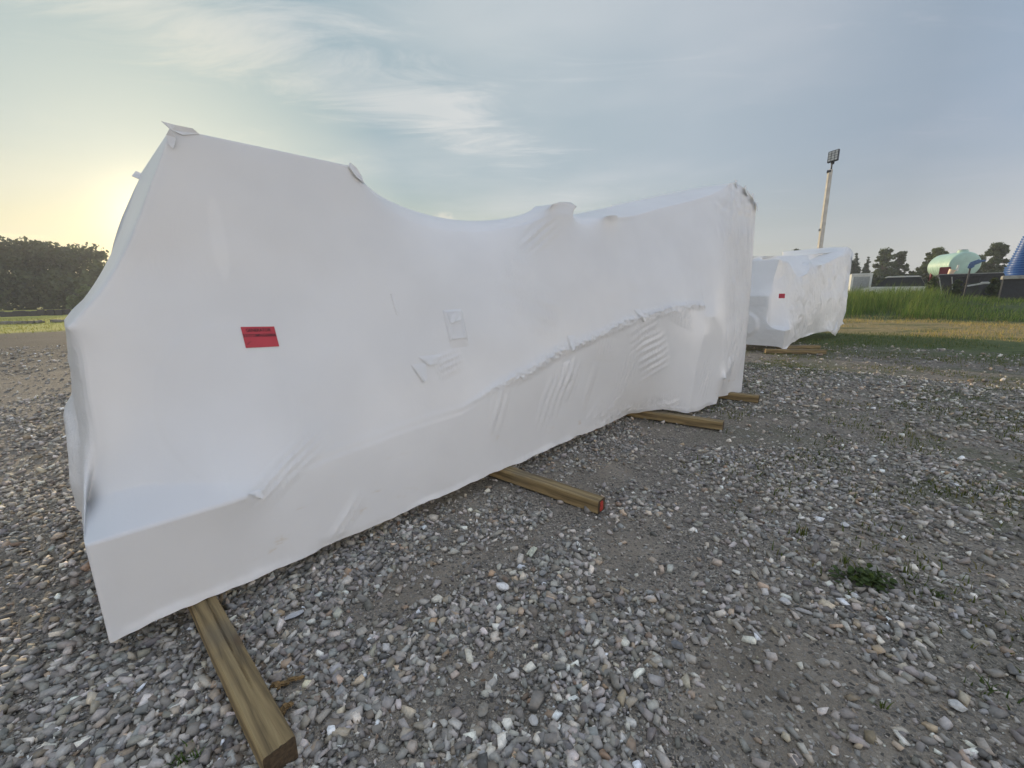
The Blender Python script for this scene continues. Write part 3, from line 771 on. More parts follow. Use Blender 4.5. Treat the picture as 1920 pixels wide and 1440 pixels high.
# ------------------------------------------------------------------ the ground sheet
def ground_material():
    m, t, b = mat_new('yard_ground')
    geo = t.n.new('ShaderNodeNewGeometry').outputs['Position']
    sep = t.n.new('ShaderNodeSeparateXYZ'); t.l.new(geo, sep.inputs[0]); X, Y = sep.outputs[0], sep.outputs[1]
    P = t.mapping(geo, (0, 0, 0), (0, 0, 0), (1, 1, 0.3))
    dirt = t.ramp(t.noise(P, 2.4, 6, 0.65), [(.3, (.20, .167, .125)), (.55, (.32, .270, .207)), (.75, (.42, .36, .28))])
    def stones(scale, k):
        v = t.n.new('ShaderNodeTexVoronoi'); v.inputs['Scale'].default_value = scale; t.l.new(P, v.inputs['Vector'])
        e = t.n.new('ShaderNodeTexVoronoi'); e.feature = 'DISTANCE_TO_EDGE'; e.inputs['Scale'].default_value = scale; t.l.new(P, e.inputs['Vector'])
        s2 = t.n.new('ShaderNodeSeparateColor'); t.l.new(v.outputs['Color'], s2.inputs[0])
        c = t.ramp(s2.outputs[0], [(0, (.06, .06, .062)), (.3, (.15, .145, .135)), (.6, (.25, .24, .225)), (.85, (.33, .31, .28)), (.95, (.55, .54, .51)), (1, (.22, .15, .10))], 'LINEAR')
        c = t.mix(1.0, c, (.92, .86, .78, 1), 'MULTIPLY')
        return c, e.outputs['Distance'], s2.outputs[1]
    c1, e1, r1 = stones(26, 1); c2, e2, r2 = stones(62, 1); c3, e3, r3 = stones(150, 1)
    fine = t.fr(t.noise(P, 1.1, 5, .6), .40, .58)
    base = t.mix(t.m('MULTIPLY', t.fr(e3, .02, .2), t.m('ADD', t.m('MULTIPLY', fine, .55), .30)), dirt, c3)
    base = t.mix(t.m('MULTIPLY', t.m('MULTIPLY', t.fr(e2, .03, .16), t.fr(t.m('ADD', r2, t.m('MULTIPLY', fine, .6)), .55, .6)), .9), base, c2)
    dist = t.vm('LENGTH', geo)
    pat = t.fr(t.noise(P, .9, 4, .6), .38, .6)
    k1 = t.m('MULTIPLY', t.m('MULTIPLY', t.fr(e1, .04, .12), t.fr(r1, .45, .5)), t.m('MULTIPLY', t.fr(dist, 4, 9), t.m('ADD', t.m('MULTIPLY', pat, .6), .4)))
    grav = t.mix(k1, base, c1)
    # far gravel fades to darker patches, shade among its stones put into the colour
    far = t.ramp(t.noise(t.mapping(geo, (0, 0, 0), (0, 0, 0), (1, 1, .2)), .7, 6, .7), [(.3, (.044, .042, .039)), (.6, (.072, .069, .064)), (.8, (.11, .104, .096))])
    grav = t.mix(t.fr(dist, 7, 22, 0, .92), grav, far)
    # moss / weeds film over the gravel, in patches to the right
    wd = t.noise(P, .55, 5, .65); wfine = t.noise(P, 9, 4, .7)
    weeds = t.m('MULTIPLY', t.fr(t.m('ADD', wd, t.m('MULTIPLY', wfine, .35)), .62, .80), t.fr(X, 1.2, 4.0))
    grav = t.mix(t.m('MULTIPLY', weeds, .62), grav, (.095, .105, .045, 1))
    # zones
    nz = t.m('MULTIPLY', t.m('SUBTRACT', t.noise(P, .45, 5, .65), .5), 6.0)
    d = t.m('ADD', t.m('ADD', t.m('MULTIPLY', X, .77), t.m('MULTIPLY', Y, .64)), nz)
    nf = t.noise(t.mapping(geo, (0, 0, 0), (0, 0, 0), (1, 1, .3)), 5, 7, .75)
    green = t.ramp(nf, [(.3, (.035, .048, .014)), (.5, (.075, .10, .03)), (.7, (.14, .165, .055))])
    gold = t.ramp(nf, [(.25, (.09, .075, .03)), (.45, (.25, .19, .08)), (.7, (.42, .33, .16))])
    right = t.fr(t.m('ADD', X, t.m('MULTIPLY', nz, .4)), 5.5, 8.5)
    g1 = t.m('MULTIPLY', t.fr(t.m('ADD', d, t.m('MULTIPLY', t.m('SUBTRACT', nf, .5), 5)), 13.0, 15.5), right)
    col = t.mix(g1, grav, green)
    g2 = t.m('MULTIPLY', t.fr(t.m('ADD', d, t.m('MULTIPLY', nz, -.7)), 18.4, 19.4), right)
    gp = t.fr(t.noise(t.mapping(geo, (0, 0, 0), (0, 0, R(-50)), (.35, 1, 1)), 1.1, 6, .7), .5, .62)
    gold = t.mix(t.m('MULTIPLY', gp, .75), gold, green)
    col = t.mix(g2, col, gold)
    g3 = t.m('MULTIPLY', t.fr(d, 27.0, 29.0), right)
    col = t.mix(g3, col, green)
    # the field on the left
    dl = t.m('ADD', t.m('ADD', t.m('MULTIPLY', X, -.75), t.m('MULTIPLY', Y, .66)), t.m('MULTIPLY', nz, .6))
    lf = t.fr(t.m('ADD', dl, t.m('MULTIPLY', t.m('SUBTRACT', nf, .5), 5)), 30.0, 33.5)
    fn = t.noise(t.mapping(geo, (0, 0, 0), (0, 0, R(49)), (.5, .09, .2)), .55, 6, .65)
    field = t.ramp(fn, [(.3, (.19, .21, .05)), (.45, (.36, .36, .075)), (.6, (.46, .41, .10)), (.78, (.30, .30, .09))])
    field = t.mix(t.m('MULTIPLY', t.fr(nf, .4, .7), .4), field, (.10, .12, .035, 1))
    col = t.mix(t.m('MULTIPLY', lf, t.fr(X, -2, 3, 1, 0)), col, field)
    alll = t.fr(dist, 60, 90)
    col = t.mix(t.m('MULTIPLY', alll, t.fr(X, -12, 0)), col, green)
    t.l.new(col, b.inputs['Base Color']); b.inputs['Roughness'].default_value = .9
    b.inputs['Specular IOR Level'].default_value = .25
    h = t.m('ADD', t.m('ADD', t.m('MULTIPLY', t.fr(e1, 0, .25), t.m('MULTIPLY', k1, 1.0)), t.m('MULTIPLY', t.fr(e2, 0, .2), .4)), t.m('MULTIPLY', t.fr(e3, 0, .2), .2))
    h = t.m('ADD', h, t.m('MULTIPLY', nf, .6))
    bp = t.n.new('ShaderNodeBump'); bp.inputs['Strength'].default_value = .7; bp.inputs['Distance'].default_value = .014
    t.l.new(h, bp.inputs['Height']); t.l.new(bp.outputs[0], b.inputs['Normal'])
    return m
def build_ground():
    nr, na = 260, 400
    rr = np.concatenate([[0.0], .25 * (1200 / .25) ** (np.arange(nr) / (nr - 1))])
    an = np.linspace(0, 2 * np.pi, na, endpoint=False)
    x = rr[1:, None] * np.sin(an); y = rr[1:, None] * np.cos(an)
    V = np.stack([x.ravel(), y.ravel(), ground_h(x, y).ravel()], 1)
    V = np.concatenate([V, [[0, 0, float(ground_h(0, 0))]]])
    i, j = np.meshgrid(np.arange(nr - 1), np.arange(na), indexing='ij')
    a = i * na + j; b_ = i * na + (j + 1) % na
    F = np.stack([a, a + na, b_ + na, b_], -1).reshape(-1, 4)[:, ::-1]
    c = len(V) - 1; j = np.arange(na)
    me = np_mesh('ground', V, F, smooth=True)
    bm = bmesh.new(); bm.from_mesh(me); bm.verts.ensure_lookup_table()
    for q in range(na): bm.faces.new((bm.verts[c], bm.verts[(q + 1) % na], bm.verts[q]))
    bmesh.ops.recalc_face_normals(bm, faces=bm.faces); bm.to_mesh(me); bm.free()
    o = link_mesh('ground', me, ground_material()); tag(o, kind='structure')
    return o
gnd = build_ground()

# ------------------------------------------------------------------ loose gravel
def rock_variants(n, rs):
    out = []
    for q in range(n):
        b = bmesh.new()
        m = rs.randint(9, 13)
        p = np.array([(i, j, k) for i in (-1, 1) for j in (-1, 1) for k in (-1, 1)], float) * .62 + rs.uniform(-.30, .30, (8, 3))
        p = np.concatenate([p[rs.permutation(8)[:rs.randint(6, 9)]], rs.normal(0, .42, (m - 7, 3)).clip(-1, 1)])
        p *= [1.12, rs.uniform(.65, 1.0), rs.uniform(.45, .9)]
        for v in p: b.verts.new(v)
        r = bmesh.ops.convex_hull(b, input=b.verts)
        bad = [v for v in b.verts if not v.link_faces]
        for v in bad: b.verts.remove(v)
        bmesh.ops.triangulate(b, faces=b.faces)
        b.verts.index_update()
        out.append((np.array([v.co[:] for v in b.verts]), np.array([[v.index for v in f.verts] for f in b.faces])))
        b.free()
    return out
def stone_cols(n, rs):
    pal = np.array([(.235, .23, .22), (.30, .295, .285), (.185, .183, .178), (.27, .25, .215), (.13, .13, .132), (.235, .245, .25), (.42, .415, .40), (.26, .215, .165), (.22, .16, .115), (.55, .54, .52)])
    pr = np.array([.23, .17, .17, .13, .08, .08, .07, .05, .007, .02]); pr /= pr.sum()
    c = pal[rs.choice(len(pal), n, p=pr)]
    return np.clip(c * np.exp(rs.normal(-.06, .34, (n, 1))) * rs.uniform(.96, 1.04, (n, 3)) * [1.60, 1.47, 1.31], 0, 1)
def stone_material():
    m, t, b = mat_new('limestone_gravel')
    a = t.n.new('ShaderNodeAttribute'); a.attribute_name = 'col'
    geo = t.n.new('ShaderNodeNewGeometry').outputs['Position']
    n = t.noise(geo, 95, 4, .65); n2 = t.noise(geo, 28, 3, .6)
    c = t.mix(t.fr(n, .3, .75, 0, .38), a.outputs['Color'], (.12, .11, .10, 1))
    c = t.mix(t.fr(n2, .45, .7, 0, .35), c, (.40, .38, .34, 1))
    t.l.new(c, b.inputs['Base Color']); b.inputs['Roughness'].default_value = .82; b.inputs['Specular IOR Level'].default_value = .3
    bp = t.n.new('ShaderNodeBump'); bp.inputs['Strength'].default_value = .35; bp.inputs['Distance'].default_value = .003
    t.l.new(n, bp.inputs['Height']); t.l.new(bp.outputs[0], b.inputs['Normal'])
    return m
STONE = stone_material()
CLEAR = [(942, 1102, .03), (551, 1152, .03), (906, 1333, .026), (1470, 1134, .026), (1506, 1150, .02), (1793, 1330, .026), (1583, 990, .026), (1000, 1354, .024), (1270, 1216, .026), (1018, 1075, .02), (1000, 1036, .028), (548, 1277, .035), (537, 1330, .02), (1622, 1095, .03)]
def gravel():
    rs = np.random.RandomState(11)
    rv = rock_variants(28, rs)
    pts = []; sz = []
    def ring(n, r0, r1, s0, s1, az0=-66, az1=66, pw=2.2):
        r = np.sqrt(rs.uniform(r0 * r0, r1 * r1, n)); a = np.radians(rs.uniform(az0, az1, n))
        x = r * np.sin(a); y = r * np.cos(a)
        s = s0 * (s1 / s0) ** (rs.uniform(0, 1, n) ** pw)
        den = fbm(x * .75 + 3.3, y * .75 + 1.7, 4)
        u = (x - O[0]) * A[0] + (y - O[1]) * A[1]; v = (x - O[0]) * B[0] + (y - O[1]) * B[1]
        # wheel worn dusty strips in front of the load
        wb = (fbm(x * 1.6, y * 1.6, 3) - .5) * .5
        worn = np.exp(-((v + .45 + wb + .08 * u) / .22) ** 2) * sstep(u, .5, .9) * (1 - sstep(u, 5, 7)) + .9 * np.exp(-((v + 1.22 + wb) / .17) ** 2) * sstep(u, .2, .6) * (1 - sstep(u, 2.2, 3.4))
        keep = rs.uniform(0, 1, n) < np.clip(sstep(den, .40, .60) * .92 + .12, 0, 1) * (1 - .93 * np.clip(worn, 0, 1)) + .45 * sstep(r, 4.5, 7.5)
        for ex, ey, er in CLEAR:
            g = on_ground(ex, ey); keep &= ~((x - g[0]) ** 2 + (y - g[1]) ** 2 < (er + s) ** 2)
        keep &= ~((v > .9) & (v < 1.9) & (u > .3) & (u < 6.5))
        pts.append(np.stack([x, y], 1)[keep]); sz.append(s[keep])
    ring(7000, .6, 1.2, .006, .030, pw=1.7)
    ring(74000, 1.0, 3.0, .0045, .034, pw=1.95)
    ring(52000, 3.0, 5.5, .007, .034, pw=2.0)
    ring(36000, 5.5, 10, .012, .042, pw=2.2)
    ring(16000, 10, 22, .02, .06, -64, 64, pw=3)
    ring(420, 1.2, 3.5, .028, .046, pw=1.5); ring(900, 3.5, 9, .03, .06, pw=2)
    pts = np.concatenate(pts); sz = np.concatenate(sz)
    d = pts[:, 0] * .77 + pts[:, 1] * .64
    ok = ~((d > 15) & (pts[:, 0] > 6)); pts = pts[ok]; sz = sz[ok]
    n = len(pts); print('stones', n)
    z = ground_h(pts[:, 0], pts[:, 1])
    kinds = rs.randint(0, len(rv), n)
    q = rs.uniform(0, 2 * np.pi, n); tx = rs.normal(0, .30, n); ty = rs.normal(0, .30, n)
    cz, s_z = np.cos(q), np.sin(q); cx, sx = np.cos(tx), np.sin(tx); cy, sy = np.cos(ty), np.sin(ty)
    Rm = np.empty((n, 3, 3))
    Rz = np.zeros((n, 3, 3)); Rz[:, 0, 0] = cz; Rz[:, 0, 1] = -s_z; Rz[:, 1, 0] = s_z; Rz[:, 1, 1] = cz; Rz[:, 2, 2] = 1
    Rx = np.zeros((n, 3, 3)); Rx[:, 0, 0] = 1; Rx[:, 1, 1] = cx; Rx[:, 1, 2] = -sx; Rx[:, 2, 1] = sx; Rx[:, 2, 2] = cx
    Ry = np.zeros((n, 3, 3)); Ry[:, 0, 0] = cy; Ry[:, 0, 2] = sy; Ry[:, 1, 1] = 1; Ry[:, 2, 0] = -sy; Ry[:, 2, 2] = cy
    Rm = Rz @ Rx @ Ry
    asp = np.stack([rs.uniform(.9, 1.35, n), rs.uniform(.8, 1.1, n), rs.uniform(.75, 1.15, n)], 1)
    cols = stone_cols(n, rs)
    VV = []; FF = []; CC = []; base = 0
    for k, (v, f) in enumerate(rv):
        s = np.where(kinds == k)[0]
        if len(s) == 0: continue
        w = v[None] * asp[s][:, None] * sz[s][:, None, None] * .84
        w = np.einsum('nij,nkj->nki', Rm[s], w)
        w[:, :, 0] += pts[s, 0][:, None]; w[:, :, 1] += pts[s, 1][:, None]
        w[:, :, 2] += (z[s] + sz[s] * rs.uniform(.02, .5, len(s)))[:, None]
        VV.append(w.reshape(-1, 3)); CC.append(np.repeat(cols[s], len(v), 0))
        FF.append((f[None] + (np.arange(len(s)) * len(v))[:, None, None] + base).reshape(-1, 3)); base += len(s) * len(v)
    me = np_mesh('gravel', np.concatenate(VV), np.concatenate(FF))
    vcol(me, np.concatenate(CC))
    o = link_mesh('gravel', me, STONE)
    tag(o, 'loose grey crushed limestone gravel covering the yard', 'gravel', kind='stuff')
gravel()

# ------------------------------------------------------------------ single stones and scraps that stand out
def single_stone(x, y, L, W, H, col, label, seed, rot=0.0, smooth=False, name='stone', cat='stone'):
    rs = np.random.RandomState(seed)
    b = bmesh.new()
    p = rs.normal(size=(26, 3)); p /= np.linalg.norm(p, axis=1)[:, None]; p *= rs.uniform(.86, 1.0, (26, 1)); p *= [L / 2, W / 2, H / 2]
    for v in p: b.verts.new(v)
    bmesh.ops.convex_hull(b, input=b.verts)
    for v in [v for v in b.verts if not v.link_faces]: b.verts.remove(v)
    bmesh.ops.bevel(b, geom=list(b.edges), offset=min(L, W) * .05, segments=2, affect='EDGES', clamp_overlap=True)
    me = bpy.data.meshes.new(name); b.to_mesh(me); b.free()
    g = on_ground(x, y)
    vcol(me, np.tile(np.array(col), (len(me.vertices), 1)))
    o = link_mesh(name, me, STONE); o.location = (g[0], g[1], float(ground_h(g[0], g[1])) + H * .48); o.rotation_euler = (rs.normal(0, .06), rs.normal(0, .06), rot)
    for pl in me.polygons: pl.use_smooth = smooth
    tag(o, label, cat, 'larger stones lying on the gravel'); return o
single_stone(942, 1102, .085, .055, .05, (.78, .77, .75), 'bright white stone, the whitest and largest one in the middle foreground', 3, R(-30), True)
single_stone(551, 1152, .10, .045, .02, (.50, .49, .48), 'flat pale grey slab of stone right of the nearest timber', 4, R(40))
single_stone(906, 1333, .062, .045, .03, (.26, .235, .19), 'brown rounded stone in the gravel at the bottom centre', 5, R(70))
single_stone(1470, 1134, .06, .045, .035, (.55, .54, .52), 'white stone beside a long thin pale stone on the right', 6, R(-40))
single_stone(1506, 1150, .085, .022, .02, (.45, .42, .39), 'long thin pinkish pale stone on the right', 7, R(-32))
single_stone(1793, 1330, .06, .045, .03, (.55, .54, .50), 'cream stone near the bottom right corner', 8, R(-20))
single_stone(1583, 990, .06, .045, .03, (.60, .59, .57), 'white stone above the low green plant', 9, R(10))
single_stone(1000, 1354, .05, .038, .03, (.55, .53, .50), 'pale oval stone at the bottom, right of the brown one', 10, R(-60))
single_stone(1270, 1216, .062, .045, .035, (.17, .175, .18), 'dark blue grey stone in the right centre of the foreground', 11, R(-40))
single_stone(1018, 1075, .05, .045, .035, (.22, .225, .22), 'grey blocky stone just above and right of the white stone', 12, R(20))
# splintered pale offcut
def offcut():
    g = on_ground(1000, 1036)
    b = MB(); b.box((0, 0, 0), (.085, .014, .012), bev=.002); b.box((.004, .012, .001), (.078, .012, .010), Matrix.Rotation(.06, 3, 'Z'), bev=.002); b.box((-.004, .023, -.001), (.07, .010, .013), Matrix.Rotation(-.05, 3, 'Z'), bev=.002)
    o = b.build('wood_offcut', simple('pale_splintered_wood', (.46, .46, .36), .8, var=.3, scale=90)); o.location = (g[0], g[1], float(ground_h(g[0], g[1])) + .016); o.rotation_euler = (.1, -.12, R(62))
    tag(o, 'pale splintered wood offcut lying on the gravel above the white stone', 'wood offcut')
offcut()
BARK = simple('orange_bark', (.20, .125, .05), .9, var=.5, scale=60, bump=.5)
for (x, y, L, w, rt, lab) in ((548, 1277, .09, .022, 20, 'orange brown bark strip lying right of the nearest timber'), (517, 1287, .05, .03, -30, 'darker bark lump between the nearest timber and the bark strip'), (537, 1330, .045, .035, 50, 'small flat bark chip close to the nearest timber end')):
    g = on_ground(x, y); b = MB()
    for q in range(3): b.box(((q - 1) * L * .3, (q % 2) * .006, .004 * q), (L * .45, w * (1 - .2 * q), .012), Matrix.Rotation(.3 * (q - 1), 3, 'Z') @ Matrix.Rotation(.25 * (q - 1), 3, 'Y'), bev=.004)
    o = b.build('bark_piece', BARK); o.location = (g[0], g[1], float(ground_h(g[0], g[1])) + .012); o.rotation_euler = (0.1, 0.05, R(rt))
    tag(o, lab, 'bark', 'pieces of bark by the nearest timber')

# ------------------------------------------------------------------ blades of grass
def leaf_material(name, tr=.35, rough=.6):
    m, t, b = mat_new(name)
    a = t.n.new('ShaderNodeAttribute'); a.attribute_name = 'col'
    t.l.new(a.outputs['Color'], b.inputs['Base Color']); b.inputs['Roughness'].default_value = rough; b.inputs['Specular IOR Level'].default_value = .25
    x = t.n.new('ShaderNodeBsdfTranslucent')
    t.l.new(t.mix(1.0, a.outputs['Color'], (1.5, 1.45, .8, 1), 'MULTIPLY'), x.inputs[0])
    mx = t.n.new('ShaderNodeMixShader'); mx.inputs[0].default_value = tr
    t.l.new(b.outputs[0], mx.inputs[1]); t.l.new(x.outputs[0], mx.inputs[2]); t.l.new(mx.outputs[0], t.n['Material Output'].inputs[0])
    return m
LEAF = leaf_material('green_leaves')
def blades(name, x, y, h, w, cols, rs, lean=.35, seg=3, wind=(0, 0), label=None, cat=None, kind='stuff', origin=None, group=None):
    """many thin curved blades in one mesh"""
    n = len(x); z = ground_h(x, y) - .01
    a = rs.uniform(0, 2 * np.pi, n); la = rs.uniform(0, 2 * np.pi, n); ln = np.abs(rs.normal(0, lean, n))
    dx = np.cos(la) * ln + wind[0]; dy = np.sin(la) * ln + wind[1]
    V = np.empty((n, seg * 2 + 1, 3)); 
    for s in range(seg + 1):
        t = s / seg; bend = t * t
        cx = x + dx * h * bend; cy = y + dy * h * bend; cz = z + h * (t - .28 * bend * np.minimum(1, ln + .3))
        hw = w * (1 - t) ** .7 * .5
        if s < seg:
            V[:, s * 2, 0] = cx - np.cos(a) * hw; V[:, s * 2, 1] = cy - np.sin(a) * hw; V[:, s * 2, 2] = cz
            V[:, s * 2 + 1, 0] = cx + np.cos(a) * hw; V[:, s * 2 + 1, 1] = cy + np.sin(a) * hw; V[:, s * 2 + 1, 2] = cz
        else: V[:, s * 2, 0] = cx; V[:, s * 2, 1] = cy; V[:, s * 2, 2] = cz
    m = seg * 2 + 1; F = []
    for s in range(seg - 1): F += [(2 * s, 2 * s + 1, 2 * s + 3), (2 * s, 2 * s + 3, 2 * s + 2)]
    F.append((2 * seg - 2, 2 * seg - 1, 2 * seg)); F = np.array(F)
    FF = (F[None] + (np.arange(n) * m)[:, None, None]).reshape(-1, 3)
    VV = V.reshape(-1, 3)
    if origin is not None: VV = VV - np.array(origin)
    me = np_mesh(name, VV, FF); vcol(me, np.repeat(cols, m, 0))
    o = link_mesh(name, me, LEAF)
    if origin is not None: o.location = origin
    tag(o, label, cat, group, kind)
    return o
def sector(n, rs, d0, d1, s0, s1, nx=.77, ny=.64):
    """points with d0<d<d1 along (nx,ny) and s0<s<s1 along the perpendicular"""
    d = rs.uniform(d0, d1, n); s = rs.uniform(s0, s1, n)
    return d * nx - s * ny, d * ny + s * nx
def pick(base, n, rs, var=.25, alt=None, pa=0):
    c = np.tile(np.array(base), (n, 1)) * rs.uniform(1 - var, 1 + var, (n, 1)) * rs.uniform(.93, 1.07, (n, 3))
    if alt is not None:
        k = rs.uniform(0, 1, n) < pa; c[k] = np.array(alt) * rs.uniform(.75, 1.25, (k.sum(), 1))
    return c
def clump(x, y, rs, sc, lo, hi):
    k = rs.uniform(0, 1, len(x)) < sstep(fbm(x * sc, y * sc, 3), lo, hi); return x[k], y[k]
def s_of(x, y): return -x * .64 + y * .77
def grasses():
    rs = np.random.RandomState(5)
    # tall grass on the bank; s runs to the left (towards +Y)
    x, y = sector(74000, rs, 28.5, 41, -24, 14)
    k = x > 11 + rs.uniform(-1, 1, len(x)); x, y = x[k], y[k]
    s = -x * .64 + y * .77
    tall = sstep(s, .5, 4.5) * .75 + .28
    h = (tall * rs.uniform(.35, 1.0, len(x)) ** 1.3 * (.25 + 1.6 * fbm(x * .55, y * .55, 4)))
    d = x * .77 + y * .64
    k = rs.uniform(0, 1, len(x)) < sstep(fbm(x * .5 + 4, y * .5, 3), .34, .5); x, y, h = x[k], y[k], h[k]
    k2 = rs.uniform(0, 1, len(x)) < .035 * sstep(s_of(x, y), 0, 4)
    h = np.where(k2, h + rs.uniform(.2, .6, len(x)), h)
    blades('tall_grass', x, y, h * 1.05, .022, pick((.095, .155, .030), len(x), rs, .5, (.24, .27, .075), .22), rs, .30, 4, (.10, .02), 'tall bright green grass growing on the bank beyond the yard', 'tall grass')
    # dry strip
    x, y = sector(34000, rs, 18.6, 29.5, -20, 12); k = (x > 9); x, y = x[k], y[k]
    x, y = clump(x, y, rs, .6, .36, .58)
    blades('dry_grass', x, y, rs.uniform(.05, .22, len(x)), .014, pick((.40, .30, .12), len(x), rs, .3, (.16, .18, .05), .22), rs, .6, 3, (0, 0), 'strip of short straw coloured dead grass in front of the bank', 'dry grass')
    # low green sward nearer
    x, y = sector(52000, rs, 10.6, 19.6, -16, 11); k = (x > 7.0 + rs.uniform(-1.2, 1.2, len(x))); x, y = x[k], y[k]
    d = x * .77 + y * .64; k = rs.uniform(0, 1, len(x)) < sstep(d, 10.4, 15.5); x, y = x[k], y[k]
    x, y = clump(x, y, rs, .5, .28, .5)
    blades('low_grass', x, y, rs.uniform(.04, .13, len(x)), .011, pick((.075, .105, .03), len(x), rs, .3, (.20, .18, .07), .15), rs, .5, 2, (0, 0), 'low dark green grass at the edge of the gravel', 'low grass')
    # scattered weeds in the gravel
    x, y = sector(170000, rs, 2.4, 13.5, -9, 8); k = (x > 1.2 + rs.uniform(0, 1.5, len(x))); x, y = x[k], y[k]
    x, y = clump(x, y, rs, 1.5, .42, .58); x, y = clump(x, y, rs, .45, .40, .54); x, y = clump(x, y, rs, 7.0, .36, .56)
    blades('gravel_weeds', x, y, rs.uniform(.02, .085, len(x)), .010, pick((.085, .105, .028), len(x), rs, .3, (.17, .15, .06), .25), rs, .7, 2, (0, 0), 'thin patches of small green weeds coming up through the gravel', 'weeds')
    # weeds on the far left of the yard
    x, y = sector(14000, rs, 4, 30, -9, 14, -.75, .66); k = (x < -3.2); x, y = x[k], y[k]
    x, y = clump(x, y, rs, .8, .60, .8)
    blades('yard_weeds', x, y, rs.uniform(.03, .10, len(x)), .010, pick((.11, .12, .035), len(x), rs, .3, (.25, .21, .09), .35), rs, .6, 2, (0, 0), 'sparse dry weeds in the gravel left of the big wrapped machine', 'weeds')
    # field edge grass on the left
    x, y = sector(26000, rs, 31, 60, -30, 40, -.75, .66)
    blades('field_grass', x, y, rs.uniform(.06, .2, len(x)), .03, pick((.20, .21, .05), len(x), rs, .25), rs, .5, 2, (0, 0), 'short yellow green grass of the field on the left', 'field grass')
grasses()

def small_plant(px, py, n, h, w, spread, col, label, seed, lean=.5):
    rs = np.random.RandomState(seed); g = on_ground(px, py)
    x = g[0] + rs.normal(0, spread, n); y = g[1] + rs.normal(0, spread, n)
    blades('weed_plant', x, y, rs.uniform(.5, 1, n) * h, w, pick(col, n, rs, .25), rs, lean, 3, (0, 0), label, 'plant', None, (g[0], g[1], float(ground_h(g[0], g[1]))), 'small plants rooted in the gravel')
small_plant(1500, 1005, 14, .12, .009, .014, (.10, .12, .03), 'thin upright grass sprig on the right, beyond the leafy plant', 21, .25)
small_plant(1700, 1085, 9, .13, .008, .014, (.085, .11, .03), 'upright grass sprig right of the leafy plant', 22, .3)
small_plant(1653, 1325, 8, .07, .008, .010, (.08, .11, .03), 'little green sprout near the bottom right', 23, .5)
small_plant(1855, 1303, 22, .07, .008, .03, (.07, .10, .03), 'low green tuft at the right edge of the foreground', 24, .7)
small_plant(350, 1425, 34, .07, .007, .02, (.07, .12, .02), 'green tuft left of the nearest timber end', 25, .6)
small_plant(1755, 1120, 60, .04, .010, .022, (.07, .10, .025), 'mossy green patch lower right of the leafy plant', 26, .9)
small_plant(1580, 1060, 14, .09, .008, .02, (.09, .11, .03), 'thin grass sprig just left of the leafy plant', 27, .4)
def leafy_plant(px, py):
    """rosette of round leaves"""
    rs = np.random.RandomState(31); g = on_ground(px, py); V = []; F = []; C = []
    for q in range(230):
        r = abs(rs.normal(0, .058)); a = rs.uniform(0, 6.28); c = np.array([r * math.cos(a) * 1.5, r * math.sin(a) * .9, rs.uniform(.004, .045) * (1 - r * 5 if r < .15 else .3) + .01])
        s = rs.uniform(.007, .016); t1 = rs.normal(size=3); t1[2] *= .4; t1 /= np.linalg.norm(t1); up = np.array([rs.normal(0, .4), rs.normal(0, .4), 1.0]); t2 = np.cross(up, t1); t2 /= np.linalg.norm(t2)
        b0 = len(V)
        for k in range(7):
            w = k / 7 * 2 * math.pi; V.append(c + t1 * math.cos(w) * s * 1.3 + t2 * math.sin(w) * s)
        F.append(tuple(range(b0, b0 + 7))); C += [np.array((.055, .08, .022)) * rs.uniform(.7, 1.4)] * 7
    me = py_mesh('leafy_weed', V, F); vcol(me, np.array(C)); o = link_mesh('leafy_weed', me, LEAF); o.location = (g[0], g[1], float(ground_h(g[0], g[1])))
    tag(o, 'low dark green leafy plant spreading over the gravel on the right', 'plant', 'small plants rooted in the gravel')
leafy_plant(1622, 1095)

# ------------------------------------------------------------------ trees
BARKM = simple('tree_bark', (.10, .08, .06), .9, var=.3, scale=6, bump=.4)
LEAF_FAR = leaf_material('tree_leaves', .30, .7)
def crown_cards(centers, radii, n, size, rs, base, squash=.8):
    """leaf sized triangles through the volume of several lobes, thinning outwards"""
    centers = np.array(centers, float); radii = np.array(radii, float)
    k = rs.choice(len(centers), n, p=radii ** 2 / (radii ** 2).sum())
    d = rs.normal(size=(n, 3)); d /= np.linalg.norm(d, axis=1)[:, None]
    r = radii[k] * rs.uniform(.15, 1.15, n) ** .6 * (1 + rs.normal(0, .12, n))
    c = centers[k] + d * r[:, None] * [1, 1, squash]
    t1 = rs.normal(size=(n, 3)); t1 /= np.linalg.norm(t1, axis=1)[:, None]
    t2 = np.cross(t1, rs.normal(size=(n, 3))); t2 /= np.linalg.norm(t2, axis=1)[:, None]
    s = size * rs.uniform(.5, 1.3, n)[:, None]
    V = np.stack([c - t1 * s, c + t2 * s * .7, c + t1 * s, c - t2 * s * .7], 1).reshape(-1, 3)
    F = np.arange(n * 4).reshape(-1, 4)
    lobe = rs.uniform(.7, 1.3, len(centers))
    col = np.array(base)[None] * (lobe[k] * rs.uniform(.7, 1.3, n))[:, None]
    return V, F, np.repeat(col, 4, 0)
